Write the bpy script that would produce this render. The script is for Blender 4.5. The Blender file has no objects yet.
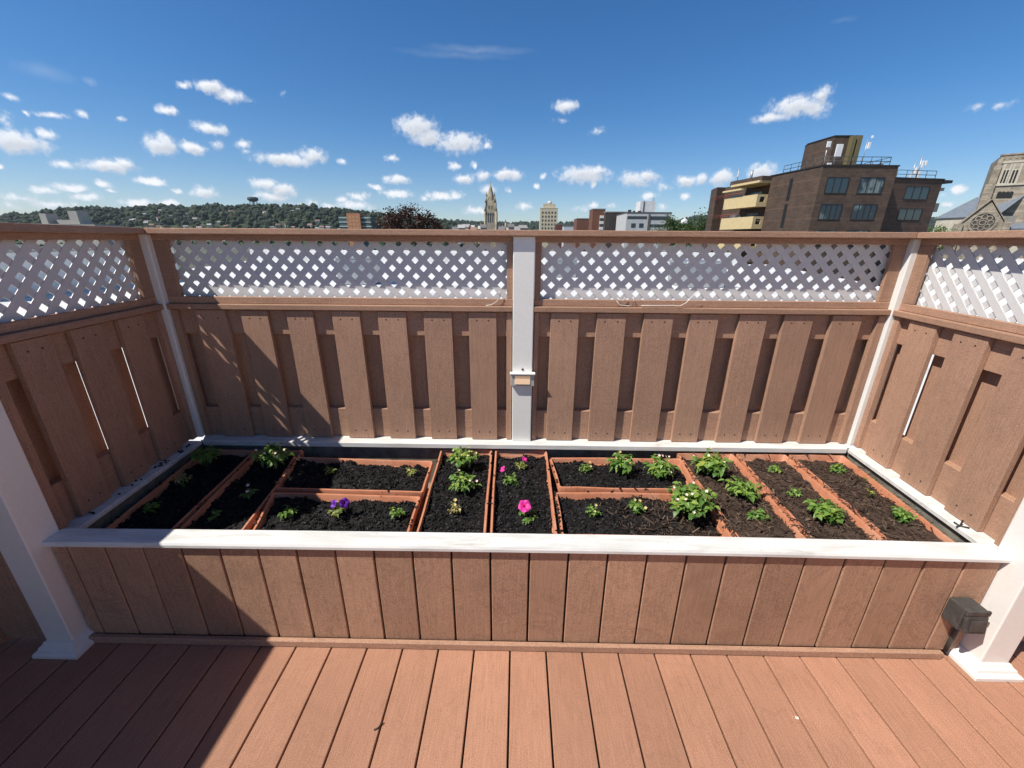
import bpy, bmesh, math, random
from mathutils import Vector, Matrix, noise
R = math.radians
rnd = random.Random(7)
scene = bpy.context.scene
col = scene.collection

# ------------------------------------------------------------------ camera
F, W, H = 403.157, 1024, 768
PITCH, YAW, ROLL, CH = R(19.6388), R(-0.7743), R(0.3643), 1.5488
fwd = Vector((math.sin(YAW)*math.cos(PITCH), math.cos(YAW)*math.cos(PITCH), -math.sin(PITCH)))
rt0 = Vector((math.cos(YAW), -math.sin(YAW), 0)); up0 = rt0.cross(fwd)
rt = rt0*math.cos(ROLL)+up0*math.sin(ROLL); up = -rt0*math.sin(ROLL)+up0*math.cos(ROLL)
CAM = Vector((0, 0, CH))
cd = bpy.data.cameras.new('camera'); cam = bpy.data.objects.new('camera', cd); col.objects.link(cam)
m3 = Matrix((rt, up, -fwd)).transposed()
cam.matrix_world = Matrix.Translation(CAM) @ m3.to_4x4()
cd.sensor_fit = 'HORIZONTAL'; cd.sensor_width = 36; cd.lens = 36*F/W
cd.clip_start = .05; cd.clip_end = 30000
scene.camera = cam
def ray(u, v): return fwd + rt*((u-512)/F) + up*((384-v)/F)
def P(u, v, d): return CAM + ray(u, v)*d                       # point seen at a pixel, d metres along the view axis
def on(u, v, ax, val):
    d = ray(u, v); return CAM + d*((val-CAM[ax])/d[ax])

# ------------------------------------------------------------------ tagging
def tag(o, label=None, cat=None, group=None, kind=None):
    if label: o['label'] = label
    if cat: o['category'] = cat
    if group: o['group'] = group
    if kind: o['kind'] = kind
    return o
def thing(name, label, cat, loc=(0, 0, 0), rz=0, group=None):
    o = bpy.data.objects.new(name, None); col.objects.link(o)
    o.location = loc; o.rotation_euler = (0, 0, rz); o.empty_display_size = .1
    return tag(o, label, cat, group)

class MB:
    def __init__(s): s.v = []; s.f = []; s.mi = []; s.sm = []
    def add(s, vs, fs, m=0, smooth=False):
        b = len(s.v); s.v += [tuple(p) for p in vs]
        for f in fs: s.f.append(tuple(i+b for i in f)); s.mi.append(m); s.sm.append(smooth)
    def box(s, x0, x1, y0, y1, z0, z1, m=0, M=None):
        vs = [Vector(p) for p in ((x0,y0,z0),(x1,y0,z0),(x1,y1,z0),(x0,y1,z0),(x0,y0,z1),(x1,y0,z1),(x1,y1,z1),(x0,y1,z1))]
        if M: vs = [M @ p for p in vs]
        s.add(vs, ((0,3,2,1),(4,5,6,7),(0,1,5,4),(1,2,6,5),(2,3,7,6),(3,0,4,7)), m)
    def prism(s, poly, z0, z1, m=0, M=None):                   # poly in xy, counter-clockwise
        n = len(poly)
        vs = [Vector((p[0], p[1], z0)) for p in poly]+[Vector((p[0], p[1], z1)) for p in poly]
        if M: vs = [M @ p for p in vs]
        s.add(vs, [tuple(range(n-1, -1, -1)), tuple(range(n, 2*n))]+[(i, (i+1) % n, n+(i+1) % n, n+i) for i in range(n)], m)
    def tube(s, pts, r, n=6, m=0, r1=None, cap=True):
        pts = [Vector(p) for p in pts]; N = len(pts); vs = []
        for i, p in enumerate(pts):
            t = (pts[min(i+1, N-1)]-pts[max(i-1, 0)]).normalized()
            a = t.orthogonal().normalized() if abs(t.z) < .99 else Vector((1, 0, 0))
            if abs(t.z) < .9: a = t.cross(Vector((0, 0, 1))).normalized()
            else: a = t.cross(Vector((1, 0, 0))).normalized()
            b = t.cross(a); rr = r if r1 is None else r+(r1-r)*i/(N-1)
            for k in range(n):
                w = 2*math.pi*k/n; vs.append(p+a*math.cos(w)*rr+b*math.sin(w)*rr)
        fs = [(i*n+k, i*n+(k+1) % n, (i+1)*n+(k+1) % n, (i+1)*n+k) for i in range(N-1) for k in range(n)]
        if cap: fs += [tuple(range(n-1, -1, -1)), tuple(range((N-1)*n, N*n))]
        s.add(vs, fs, m, True)
    def build(s, name, mats, parent=None, bevel=0, seg=1):
        me = bpy.data.meshes.new(name); me.from_pydata(s.v, [], s.f)
        if not isinstance(mats, (list, tuple)): mats = [mats]
        for mt in mats: me.materials.append(mt)
        me.polygons.foreach_set('material_index', s.mi); me.polygons.foreach_set('use_smooth', s.sm)
        me.update()
        o = bpy.data.objects.new(name, me); col.objects.link(o)
        if parent: o.parent = parent
        if bevel:
            b = o.modifiers.new('bevel', 'BEVEL'); b.width = bevel; b.segments = seg; b.limit_method = 'ANGLE'; b.angle_limit = R(50)
        return o

# ------------------------------------------------------------------ materials
def nodes(name):
    m = bpy.data.materials.new(name); m.use_nodes = True
    nt = m.node_tree; return m, nt, nt.nodes['Principled BSDF']
def N(nt, t, **k):
    n = nt.nodes.new(t)
    for a, b in k.items():
        if a == 'inp':
            for i, v in b.items(): n.inputs[i].default_value = v
        else: setattr(n, a, b)
    return n
def noise_n(nt, scale, vec=None, detail=4, rough=.55, dist=0):
    n = N(nt, 'ShaderNodeTexNoise', inp={'Scale': scale, 'Detail': detail, 'Roughness': rough, 'Distortion': dist})
    if vec: nt.links.new(vec, n.inputs['Vector'])
    return n.outputs['Fac']
def coords(nt, scale=(1, 1, 1)):
    t = N(nt, 'ShaderNodeTexCoord'); mp = N(nt, 'ShaderNodeMapping'); mp.inputs['Scale'].default_value = scale
    nt.links.new(t.outputs['Object'], mp.inputs['Vector']); return mp.outputs['Vector']
def ramp(nt, fac, stops):
    r = N(nt, 'ShaderNodeValToRGB'); e = r.color_ramp.elements
    while len(e) < len(stops): e.new(.5)
    for k, (p, c) in enumerate(stops):
        e[k].position = p; e[k].color = (c, c, c, 1) if isinstance(c, (int, float)) else (*c, 1)
    nt.links.new(fac, r.inputs['Fac']); return r.outputs['Color']
def mix(nt, fac, a, b, mode='MIX'):
    n = N(nt, 'ShaderNodeMix', data_type='RGBA', blend_type=mode)
    for s, v in ((n.inputs[0], fac), (n.inputs[6], a), (n.inputs[7], b)):
        if isinstance(v, (int, float)): s.default_value = v
        elif isinstance(v, tuple): s.default_value = (*v, 1)
        else: nt.links.new(v, s)
    return n.outputs[2]
def math_n(nt, op, a, b=0, c=None):
    n = N(nt, 'ShaderNodeMath', operation=op)
    for s, v in zip(n.inputs, (a, b) if c is None else (a, b, c)):
        if isinstance(v, (int, float)): s.default_value = v
        else: nt.links.new(v, s)
    return n.outputs[0]
def bump(nt, bs, h, strength=.3, dist=.002):
    b = N(nt, 'ShaderNodeBump', inp={'Strength': strength, 'Distance': dist}); nt.links.new(h, b.inputs['Height'])
    nt.links.new(b.outputs['Normal'], bs.inputs['Normal'])
def island(nt): return N(nt, 'ShaderNodeNewGeometry').outputs['Random Per Island']

def plank(name, c, axis, stain=.35, var=.22, rough=.75):
    """composite decking: fine streaks along one axis, speckle, each board its own tone, water stains"""
    m, nt, bs = nodes(name)
    sc = [190, 190, 190]; sc[axis] = 9
    g = noise_n(nt, 1, coords(nt, sc), 5, .65)
    sp = noise_n(nt, 420, coords(nt), 2, .7)
    st = noise_n(nt, 5.5, coords(nt), 5, .62, .8)
    big = noise_n(nt, 1.7, coords(nt), 3)
    col_ = mix(nt, ramp(nt, g, [(.3, 0), (.7, 1)]), tuple(x*.86 for x in c), tuple(min(1, x*1.13) for x in c))
    col_ = mix(nt, .7, col_, ramp(nt, sp, [(.35, .45), (.5, 1), (.68, 1.5)]), 'MULTIPLY')
    v = math_n(nt, 'MULTIPLY_ADD', island(nt), var*2, 1-var)
    cv = N(nt, 'ShaderNodeCombineColor'); [nt.links.new(v, cv.inputs[i]) for i in range(3)]
    col_ = mix(nt, 1, col_, cv.outputs[0], 'MULTIPLY')
    col_ = mix(nt, stain, col_, ramp(nt, st, [(.34, .78), (.44, .98), (.495, 1.0), (.508, .66), (.53, .98), (.6, 1.05)]), 'MULTIPLY')
    col_ = mix(nt, .4, col_, ramp(nt, big, [(.35, .8), (.65, 1.15)]), 'MULTIPLY')
    nt.links.new(col_, bs.inputs['Base Color']); bs.inputs['Roughness'].default_value = rough
    bs.inputs['Specular IOR Level'].default_value = .3
    bump(nt, bs, mix(nt, .5, g, sp), .35, .0015)
    return m
def plain(name, c, rough=.6, nscale=30, var=.15, metal=0, bstr=.1, dirt=None, dscale=6):
    m, nt, bs = nodes(name)
    n = noise_n(nt, nscale, coords(nt), 5, .6)
    col_ = mix(nt, ramp(nt, n, [(.3, 0), (.7, 1)]), tuple(x*(1-var) for x in c), tuple(min(1, x*(1+var)) for x in c))
    if dirt:
        d = noise_n(nt, dscale, coords(nt), 6, .68, .6)
        col_ = mix(nt, ramp(nt, d, [(.52, 0), (.72, 1)]), col_, dirt)
    nt.links.new(col_, bs.inputs['Base Color']); bs.inputs['Roughness'].default_value = rough; bs.inputs['Metallic'].default_value = metal
    if bstr: bump(nt, bs, n, bstr, .002)
    return m

BR = (.395, .233, .157)
M = {}
M['fence'] = plank('fence composite', BR, 2, .3, .1)
M['front'] = plank('planter front composite', (.40, .233, .15), 2, .55, .15)
M['deck'] = plank('deck composite', (.405, .21, .133), 1, .28, .12)
M['rail_x'] = plank('rail composite lengthwise', (.39, .23, .153), 0, .3, .1)
M['rail_y'] = plank('side rail composite', (.39, .23, .153), 1, .3, .1)
M['screw'] = plain('rusty screw', (.035, .02, .014), .7)
def vinyl_mat():
    return plain('white vinyl', (.8, .785, .74), .42, 60, .03, 0, .04)
M['vinyl'] = vinyl_mat()
M['lattice'] = plain('white lattice plastic', (.64, .628, .61), .5, 40, .04)
def rim_mat():
    m, nt, bs = nodes('weathered white board')
    a = noise_n(nt, 1, coords(nt, (4, 26, 26)), 6, .7, .4); b = noise_n(nt, 60, coords(nt), 4, .7)
    s = noise_n(nt, 3.1, coords(nt, (1, 3, 1)), 6, .7, .5)
    c = mix(nt, ramp(nt, a, [(.42, 0), (.62, 1)]), (.76, .75, .715), (.60, .595, .56))
    c = mix(nt, ramp(nt, s, [(.6, 0), (.72, .75)]), c, (.42, .4, .35))
    c = mix(nt, ramp(nt, b, [(.70, 0), (.74, 1)]), c, (.2, .17, .13))
    nt.links.new(c, bs.inputs['Base Color']); bs.inputs['Roughness'].default_value = .55
    bump(nt, bs, b, .15, .001); return m
M['rim'] = rim_mat()
M['inner'] = plain('grey weathered lumber', (.2, .19, .15), .85, 14, .45, 0, .3, (.07, .06, .045), 5)
def terracotta():
    m, nt, bs = nodes('terracotta plastic')
    a = noise_n(nt, 9, coords(nt), 5, .65); b = noise_n(nt, 55, coords(nt), 5, .7)
    c = mix(nt, ramp(nt, a, [(.35, 0), (.65, 1)]), (.5, .19, .098), (.58, .25, .145))
    c = mix(nt, ramp(nt, b, [(.6, 0), (.68, .8)]), c, (.12, .065, .04))
    c = mix(nt, ramp(nt, noise_n(nt, 4, coords(nt), 5, .7), [(.52, 0), (.75, .5)]), c, (.62, .4, .28))
    nt.links.new(c, bs.inputs['Base Color']); bs.inputs['Roughness'].default_value = .55; return m
M['terra'] = terracotta()
def mulch(name, a, b, c):
    m, nt, bs = nodes(name)
    r = island(nt)
    cc = ramp(nt, r, [(0, a), (.75, b), (.97, c)])
    n = noise_n(nt, 90, coords(nt), 4, .7)
    cc = mix(nt, .7, cc, ramp(nt, n, [(.3, .5), (.7, 1.4)]), 'MULTIPLY')
    nt.links.new(cc, bs.inputs['Base Color']); bs.inputs['Roughness'].default_value = .75; bs.inputs['Specular IOR Level'].default_value = .25
    bump(nt, bs, n, .5, .003); return m
M['black_mulch'] = mulch('black dyed mulch', (.003, .0028, .003), (.011, .010, .010), (.05, .046, .044))
M['brown_mulch'] = mulch('brown shredded mulch', (.028, .018, .013), (.07, .045, .033), (.17, .115, .08))
def leaf(name, a, b, tr=.3, rough=.45):
    m, nt, bs = nodes(name)
    c = ramp(nt, island(nt), [(0, a), (.8, b), (.93, tuple(x*y for x, y in zip(b, (1.5, 1.15, 1)))), (1, tuple(x*y for x, y in zip(b, (2.1, 1.3, 1.2))))])
    nt.links.new(c, bs.inputs['Base Color']); bs.inputs['Roughness'].default_value = rough
    t = N(nt, 'ShaderNodeBsdfTranslucent'); nt.links.new(mix(nt, 1, c, (1.3, 1.4, .6), 'MULTIPLY'), t.inputs['Color'])
    ms = N(nt, 'ShaderNodeMixShader'); ms.inputs[0].default_value = tr
    out = nt.nodes['Material Output']
    nt.links.new(bs.outputs[0], ms.inputs[1]); nt.links.new(t.outputs[0], ms.inputs[2]); nt.links.new(ms.outputs[0], out.inputs['Surface'])
    return m
M['leaf'] = leaf('green plant leaf', (.06, .15, .025), (.22, .36, .075))
M['leaf_pale'] = leaf('pale yellow green leaf', (.13, .2, .04), (.34, .36, .1))
M['leaf_straw'] = leaf('straw yellow leaf', (.28, .24, .08), (.45, .4, .18))
M['stem'] = plain('plant stem', (.14, .19, .05), .6)
M['white_petal'] = leaf('white petal', (.72, .52, .6), (.85, .8, .76))
M['yellow_petal'] = leaf('yellow bud', (.42, .46, .14), (.6, .58, .28))
M['pink_petal'] = leaf('hot pink petal', (.72, .02, .3), (.85, .06, .42), .25)
M['purple_petal'] = leaf('deep purple petal', (.1, .012, .32), (.17, .03, .45), .25)
M['petal_throat'] = plain('petal throat', (.45, .01, .16), .6)
M['dark_throat'] = plain('dark petal throat', (.05, .0, .12), .6)

# ------------------------------------------------------------------ deck
DX, PI_ = -.735, .1437
b = MB()
i = -12
while DX+i*PI_ < 2.45:
    x = DX+i*PI_
    if x > -2.35: b.box(x+.0032, x+PI_-.0032, -2.2, 1.30, -.024, 0)
    i += 1
tag(b.build('deck', M['deck'], None, .002), kind='structure')
b = MB(); b.box(-2.3, 2.45, -2.2, 2.16, -.16, -.03)
tag(b.build('deck_base', plain('deck underside', (.03, .022, .018), .9)), kind='structure')

# ------------------------------------------------------------------ raised bed
def xl(y): return -1.745+(1.12-y)*.0851       # inner face of left fence boards
def xr(y): return 1.80+(y-1.12)*.0904         # inner face of right fence boards
bed = thing('raised_planter_bed', 'long brown plank raised planter bed with weathered white rim between the fences', 'planter bed', (0, 1.18, 0))
def loc(o): o.location = -Vector(bed.location); return o
b = MB()
x0 = -1.6725; edges = [-1.732]+[x0+i*PI_ for i in range(24)]+[1.762]
for i in range(len(edges)-1):
    b.box(edges[i]+.0036, edges[i+1]-.0036, 1.1825+rnd.uniform(-.001, .001), 1.199, .025, .476)
loc(b.build('front_boards', M['front'], bed, .0025))
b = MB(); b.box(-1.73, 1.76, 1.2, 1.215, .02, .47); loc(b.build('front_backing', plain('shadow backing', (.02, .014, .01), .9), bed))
b = MB(); b.box(-1.725, 1.685, 1.158, 1.177, .0015, .034); loc(b.build('base_strip', M['rail_x'], bed, .003))
b = MB()                                        # rim: slightly crowned board, subdivided along its length
n = 40; X0, X1 = -1.734, 1.763
prof = [(1.1665, .478), (1.1665, .489), (1.171, .497), (1.242, .499), (1.246, .495), (1.246, .478)]
vs = []
for i in range(n+1):
    t = i/n; x = X0+(X1-X0)*t; bow = .011*math.sin(math.pi*t)**1.0+.0012*math.sin(9*t+1)
    for (y, z) in prof: vs.append((x, y, z+bow-.0015))
k = len(prof); fs = [(i*k+j, i*k+(j+1) % k, (i+1)*k+(j+1) % k, (i+1)*k+j) for i in range(n) for j in range(k)]
fs += [tuple(range(k)), tuple(range(n*k+k-1, n*k-1, -1))]
b.add(vs, [tuple(reversed(f)) for f in fs]); loc(b.build('rim_board', M['rim'], bed))
b = MB(); b.prism([(xl(2.022)+.05, 2.006), (xr(2.022)-.052, 2.006), (xr(2.1), 2.115), (xl(2.1), 2.115)], .444, .4735)
loc(b.build('back_ledge', M['rim'], bed, .003))
b = MB(); b.prism([(xl(1.247)-.06, 1.247), (xl(1.247)+.045, 1.247), (xl(2.02)+.048, 2.0045), (xl(2.02)-.06, 2.0045)], .4525, .4745)
loc(b.build('side_ledge', M['rim'], bed, .003))
b = MB(); b.prism([(xr(1.247)-.047, 1.247), (xr(1.247)+.06, 1.247), (xr(2.02)+.06, 2.0045), (xr(2.02)-.05, 2.0045)], .4525, .4745)
loc(b.build('side_ledge', M['rim'], bed, .003))
b = MB(); b.prism([(xl(2.03)+.02, 2.036), (xr(2.03)-.02, 2.036), (xr(2.06), 2.058), (xl(2.06), 2.058)], .03, .4515); loc(b.build('inner_wall', M['inner'], bed))
b = MB(); b.prism([(xl(1.22), 1.22), (xl(1.22)+.028, 1.22), (xl(2.03)+.028, 2.034), (xl(2.03), 2.034)], .03, .4515); loc(b.build('inner_wall', M['inner'], bed))
b = MB(); b.prism([(xr(1.22)-.03, 1.22), (xr(1.22), 1.22), (xr(2.03), 2.034), (xr(2.03)-.03, 2.034)], .03, .4515); loc(b.build('inner_wall', M['inner'], bed))
b = MB(); b.prism([(-1.72, 1.2155), (1.75, 1.2155), (1.83, 2.035), (-1.78, 2.035)], .05, .2); loc(b.build('bed_floor', M['inner'], bed))

# ------------------------------------------------------------------ fences
ZC0, ZC1 = 1.567, 1.594
def clip(poly, ax, val, keep_less):
    out = []
    for i in range(len(poly)):
        p, q = poly[i], poly[(i+1) % len(poly)]
        ip = (p[ax] <= val) == keep_less or p[ax] == val; iq = (q[ax] <= val) == keep_less or q[ax] == val
        if ip: out.append(p)
        if ip != iq:
            t = (val-p[ax])/(q[ax]-p[ax]); out.append((p[0]+(q[0]-p[0])*t, p[1]+(q[1]-p[1])*t))
    return out
def lattice(s0, s1, z0, z1, n0, Mx, name, parent, phase=0.0):
    b = MB(); D, Wd = .0785, .0415            # pitch and strip width, both measured along the horizontal
    for layer, sg in ((0, 1), (1, -1)):
        c = s0-(z1-z0)-.2
        c = math.floor(c/D)*D+phase
        while c < s1+(z1-z0)+.2:
            if sg > 0: poly = [(c, z0), (c+Wd, z0), (c+Wd+z1-z0, z1), (c+z1-z0, z1)]
            else: poly = [(c, z0), (c+Wd, z0), (c+Wd-(z1-z0), z1), (c-(z1-z0), z1)]
            for ax, v, kl in ((0, s0, False), (0, s1, True)):
                if len(poly) >= 3: poly = clip(poly, ax, v, kl)
            if len(poly) >= 3:
                na = n0+(.0034 if layer == 0 else 0); nb = na+.0032
                k = len(poly)
                vs = [Mx @ Vector((p[0], na, p[1])) for p in poly]+[Mx @ Vector((p[0], nb, p[1])) for p in poly]
                b.add(vs, [tuple(range(k)), tuple(range(2*k-1, k-1, -1))]+[(i, k+i, k+(i+1) % k, (i+1) % k) for i in range(k)])
            c += D
    return b.build(name, M['lattice'], parent)
def frame(org, d, nin):
    """local frame: s along the fence, n outward, z up"""
    d = Vector((*d, 0)).normalized(); nn = Vector((*nin, 0)).normalized()
    m = Matrix((d, nn, Vector((0, 0, 1)))).transposed().to_4x4(); m.translation = Vector((*org, 0)); return m
def fix(o, parent):          # geometry is given in world space: undo the parent's place
    bm = bmesh.new(); bm.from_mesh(o.data); bmesh.ops.recalc_face_normals(bm, faces=bm.faces); bm.to_mesh(o.data); bm.free()
    o.location = -Vector(parent.location); return o
def bay(fence, Mx, s0, s1, boards, zbot=.474, lat=True, sides=(.035, .035), mat='rail_x', phase=0, ztop=1.204, bw=.14, trims=(), bshift=(), bw2=.142):
    def B(): return MB()
    b = B()
    for (a, c) in boards:
        j = rnd.uniform(-.0015, .0015)
        b.box(a, c, j, .022+j, zbot+.003, ztop-.004, 0, Mx)
        for zz in (ztop-.045, zbot+.05):
            for xx in (a+.042, c-.042):
                if c-a > .1: b.box(xx-.0035, xx+.0035, j-.0012, j+.001, zz-.0035, zz+.0035, 1, Mx)
    for (a, c) in trims: b.box(a, c, .002, .03, zbot+.003, ztop-.004, 0, Mx)
    fix(b.build('front_boards', [M['fence'], M['screw']], fence, .002), fence)
    b = B(); cuts = sorted(boards)
    for i in range(len(cuts)+1):
        a = cuts[i-1][1] if i > 0 else s0; c = cuts[i][0] if i < len(cuts) else s1
        mid = (a+c)/2-(bshift[i-1] if 0 < i <= len(bshift) else 0); w = (c-a)+.068
        if i == 0: lo, hi = s0, c+.031
        elif i == len(cuts): lo, hi = a-.068, s1
        else: lo, hi = mid-w/2, mid+w/2
        if hi-lo > .02: b.box(lo, hi, .0625, .0825, zbot-.1, ztop-.002, 0, Mx)
    fix(b.build('back_boards', M['fence'], fence, .002), fence)
    b = B(); b.box(s0, s1, .0245, .062, 1.071, ztop-.006, 0, Mx); fix(b.build('rail', M[mat], fence, .002), fence)
    b = B(); b.box(s0, s1, .0245, .062, zbot+.001, .648, 0, Mx); fix(b.build('rail', M[mat], fence, .002), fence)
    b = B(); b.box(s0, s1, -.013, .092, ztop, 1.2325, 0, Mx); fix(b.build('sill_rail', M[mat], fence, .004, 2), fence)
    if lat:
        fix(lattice(s0+.012, s1-.012, 1.255, 1.55, .043, Mx, 'lattice_panel', fence, phase), fence)
        b = B(); b.box(s0, s1, .010, .030, 1.2335, 1.267, 0, Mx); b.box(s0, s1, .0525, .068, 1.2335, 1.262, 0, Mx)
        b.box(s0, s1, .010, .030, 1.539, 1.566, 0, Mx); b.box(s0, s1, .0525, .068, 1.541, 1.566, 0, Mx)
        b.box(s0, s0+sides[0], .0115, .0305, 1.2675, 1.5385, 0, Mx); b.box(s1-sides[1], s1, .0115, .0305, 1.2675, 1.5385, 0, Mx)
        fix(b.build('lattice_frame', M[mat], fence, .002), fence)

# back fence
fb = thing('privacy_fence', 'long brown back fence with two white lattice panels and a white post mid way', 'fence', (0, 2.06, 0))
Mb = frame((0, 2.06), (1, 0), (0, 1))
Lb = [(-1.671, -1.512), (-1.432, -1.292), (-1.195, -1.057), (-.958, -.814), (-.722, -.576), (-.485, -.34), (-.253, -.11)]
Rb = [(.169, .313), (.405, .553), (.643, .793), (.878, 1.022), (1.128, 1.268), (1.353, 1.5), (1.595, 1.744)]
bay(fb, Mb, -1.80, -.027, Lb, trims=[(-.058, -.03), (-1.797, -1.764)], sides=(.07, .03), phase=.01)
bay(fb, Mb, .082, 1.866, Rb, trims=[(.085, .108), (1.828, 1.863)], sides=(.03, .06), phase=.03)
b = MB(); b.prism([(-1.778, 2.02), (1.845, 2.02), (1.99, 2.185), (-1.93, 2.185)], ZC0, ZC1); fix(b.build('cap_rail', M['rail_x'], fb, .003, 2), fb)
for (xa, ya, nm) in ((-.026, 2.045, 'post'), (-1.905, 2.043, 'post'), (1.866, 2.043, 'post')):
    b = MB(); b.box(xa, xa+.106, ya, ya+.106, .4735 if xa == -.026 else .475, 1.5665); fix(b.build(nm, M['vinyl'], fb, .004, 2), fb)
# side fences
def side(label, A, Bp, inward, capoff, boards, cat='fence', sides=(.04, .04), phase=0):
    f = thing('privacy_fence', label, cat, (A[0], A[1], 0))
    d = Vector((Bp[0]-A[0], Bp[1]-A[1])); L = d.length; d.normalize()
    nn = Vector((-d.y, d.x)) if inward > 0 else Vector((d.y, -d.x))    # outward
    Mx = frame(A, d, nn)
    return f, Mx, L
# left: s runs from the back corner towards the viewer
fl, Ml, LL = side('shaded left side fence of brown boards topped by a white lattice panel', (xl(2.045), 2.045), (xl(1.232), 1.232), -1, 0, None)
sy = lambda y: (2.045-y)/abs(math.cos(math.atan(.0851)))
bl = [(sy(1.92), sy(1.78)), (sy(1.695), sy(1.555)), (sy(1.475), sy(1.34))]
bay(fl, Ml, .0, LL, bl, mat='rail_y', trims=[(.003, .036), (LL-.05, LL-.01)], sides=(.07, .05), phase=.02, bshift=(.0125, .0085))
fr, Mr, LR = side('right side fence of brown boards topped by a sunlit white lattice panel', (xr(2.045), 2.045), (xr(1.218), 1.218), 1, 0, None)
br = [(sy(1.945), sy(1.80)), (sy(1.715), sy(1.57)), (sy(1.475), sy(1.33))]
bay(fr, Mr, .0, LR, br, mat='rail_y', trims=[(.003, .036), (LR-.05, LR-.01)], sides=(.06, .05), phase=.05, bshift=(.004, .019))
for f, Mx, L, a in ((fl, Ml, LL, .05), (fr, Mr, LR, .042)):
    # cap (mitred at the back corner), lower closed section towards the viewer, near post with base moulding
    left = f is fl
    pi = [Mx @ Vector((.028, -a, 0)), Mx @ Vector((L+.16, -a, 0)), Mx @ Vector((L+.16, .12, 0)), Mx @ Vector((-.14, .12, 0))]
    poly = [(p.x, p.y) for p in pi]
    if left: poly[0] = (-1.7795, 2.0195); poly[3] = (-1.9315, 2.184); poly = poly[::-1]
    else: poly[0] = (1.8465, 2.0195); poly[3] = (1.9915, 2.184)
    area = sum(poly[i][0]*poly[(i+1) % 4][1]-poly[(i+1) % 4][0]*poly[i][1] for i in range(4))
    if area < 0: poly = poly[::-1]
    b = MB(); b.prism(poly, ZC0, ZC1); fix(b.build('cap_rail', M['rail_y'], f, .003, 2), f)
    xa, ya = (-1.841, 1.126) if left else (1.7645, 1.111)
    b = MB(); b.box(xa, xa+.106, ya, ya+.106, .001, 1.5665); p = fix(b.build('post', M['vinyl'], f, .004, 2), f)
    b = MB(); cx, cy = xa+.053, ya+.053
    prof = [(.088, 0.001), (.088, .015), (.083, .021), (.075, .024), (.072, .036), (.064, .042), (.059, .052), (.0533, .054)]
    for j in range(len(prof)-1):
        r0, z0 = prof[j]; r1, z1 = prof[j+1]
        vs = [(cx+sx*r, cy+sy_*r, z) for (r, z) in ((r0, z0), (r1, z1)) for (sx, sy_) in ((-1, -1), (1, -1), (1, 1), (-1, 1))]
        b.add(vs, [(k, (k+1) % 4, 4+(k+1) % 4, 4+k) for k in range(4)])
    q = b.build('base_moulding', M['vinyl'], p)
    sg = -1 if left else 1
    xi = xa+.053+sg*.053; xo = -2.075 if left else 2.12     # short return beside the post, then the fence steps out and runs on
    Mret = frame((min(xi, xo), 1.165), (1, 0), (0, 1)); wr_ = abs(xo-xi)
    b = MB(); k = 0; s_ = .004
    while s_ < wr_-.02: b.box(s_, min(s_+.14, wr_), 0, .02, .015 if left else .1, 1.565, 0, Mret); s_ += .1445
    fix(b.build('return_boards', M['fence'], f, .002), f)
    b = MB(); b.box(-.12 if left else 0, wr_+(0 if left else .12), -.05 if False else -.04, .12, ZC0, ZC1, 0, Mret); fix(b.build('cap_rail', M['rail_x'], f, .003), f)
    b = MB(); s_ = -2.3
    b.box(xo-.03 if left else xo+.012, xo-.012 if left else xo+.03, -2.3, 1.19, .002, 1.55)  # added backing sheet, stops sun coming through the gaps between the boards
    while s_ < 1.13: b.box(xo-.01, xo+.01, s_, s_+.14, .002, 1.565); s_ += .1445
    fix(b.build('front_boards', M['fence'], f, .002), f)
    b = MB(); b.box(xo-.03 if left else xo-.05, xo+.05 if left else xo+.03, -2.3, 1.122, ZC0+.001, ZC1+.001); fix(b.build('cap_rail', M['rail_y'], f, .003), f)

# post light
pl = thing('post_light', 'small square grey light with a warm lens on the middle white post', 'light', (.028, 2.045, .852))
b = MB(); b.box(-.063, .063, -.022, .0-.0005, -.037, .03); pl_h = b.build('housing', plain('grey painted metal', (.42, .42, .42), .45), pl, .002)
b = MB(); b.box(-.067, .067, -.034, -.0005, .0305, .037); b.build('top_plate', M['vinyl'], pl, .0015)
m, nt, bs = nodes('warm lens'); bs.inputs['Base Color'].default_value = (.8, .62, .45, 1); bs.inputs['Roughness'].default_value = .4
bs.inputs['Emission Color'].default_value = (1, .55, .2, 1); bs.inputs['Emission Strength'].default_value = .22
b = MB(); b.box(-.041, .041, -.0255, -.0225, -.026, .02); b.build('lens', m, pl, .001)
b = MB(); b.tube([(0, -.003, .05), (0, .0, .05)], .006, 8); b.build('screw', M['screw'], pl)

# outlet box at the right end of the bed
ob = thing('outlet_box', 'dark grey weatherproof outdoor outlet box on the planter front beside the right white post', 'outlet', (1.668, 1.1805, .255))
mo = plain('dark grey plastic', (.055, .052, .049), .5, 50, .2, 0, .1, (.1, .095, .088), 12)
b = MB(); b.box(-.041, .041, -.06, 0, -.05, .046); b.build('box_body', mo, ob, .005, 2)
b = MB(); b.box(-.043, .043, -.071, -.0605, .027, .05); b.build('hood', mo, ob, .004, 2)
Ml_ = Matrix.Translation((0, -.062, .025)) @ Matrix.Rotation(R(-9), 4, 'X')
b = MB(); b.box(-.039, .039, -.009, .002, -.07, 0, 0, Ml_); b.box(-.025, .025, -.014, -.0095, -.058, -.014, 0, Ml_)
b.build('flip_cover', mo, ob, .004, 2)
b = MB(); b.tube([(.033, -.0095, -.05), (.033, -.0095, -.15), (.033, -.0095, -.2195)], .008, 12); b.build('conduit', mo, ob)

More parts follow.
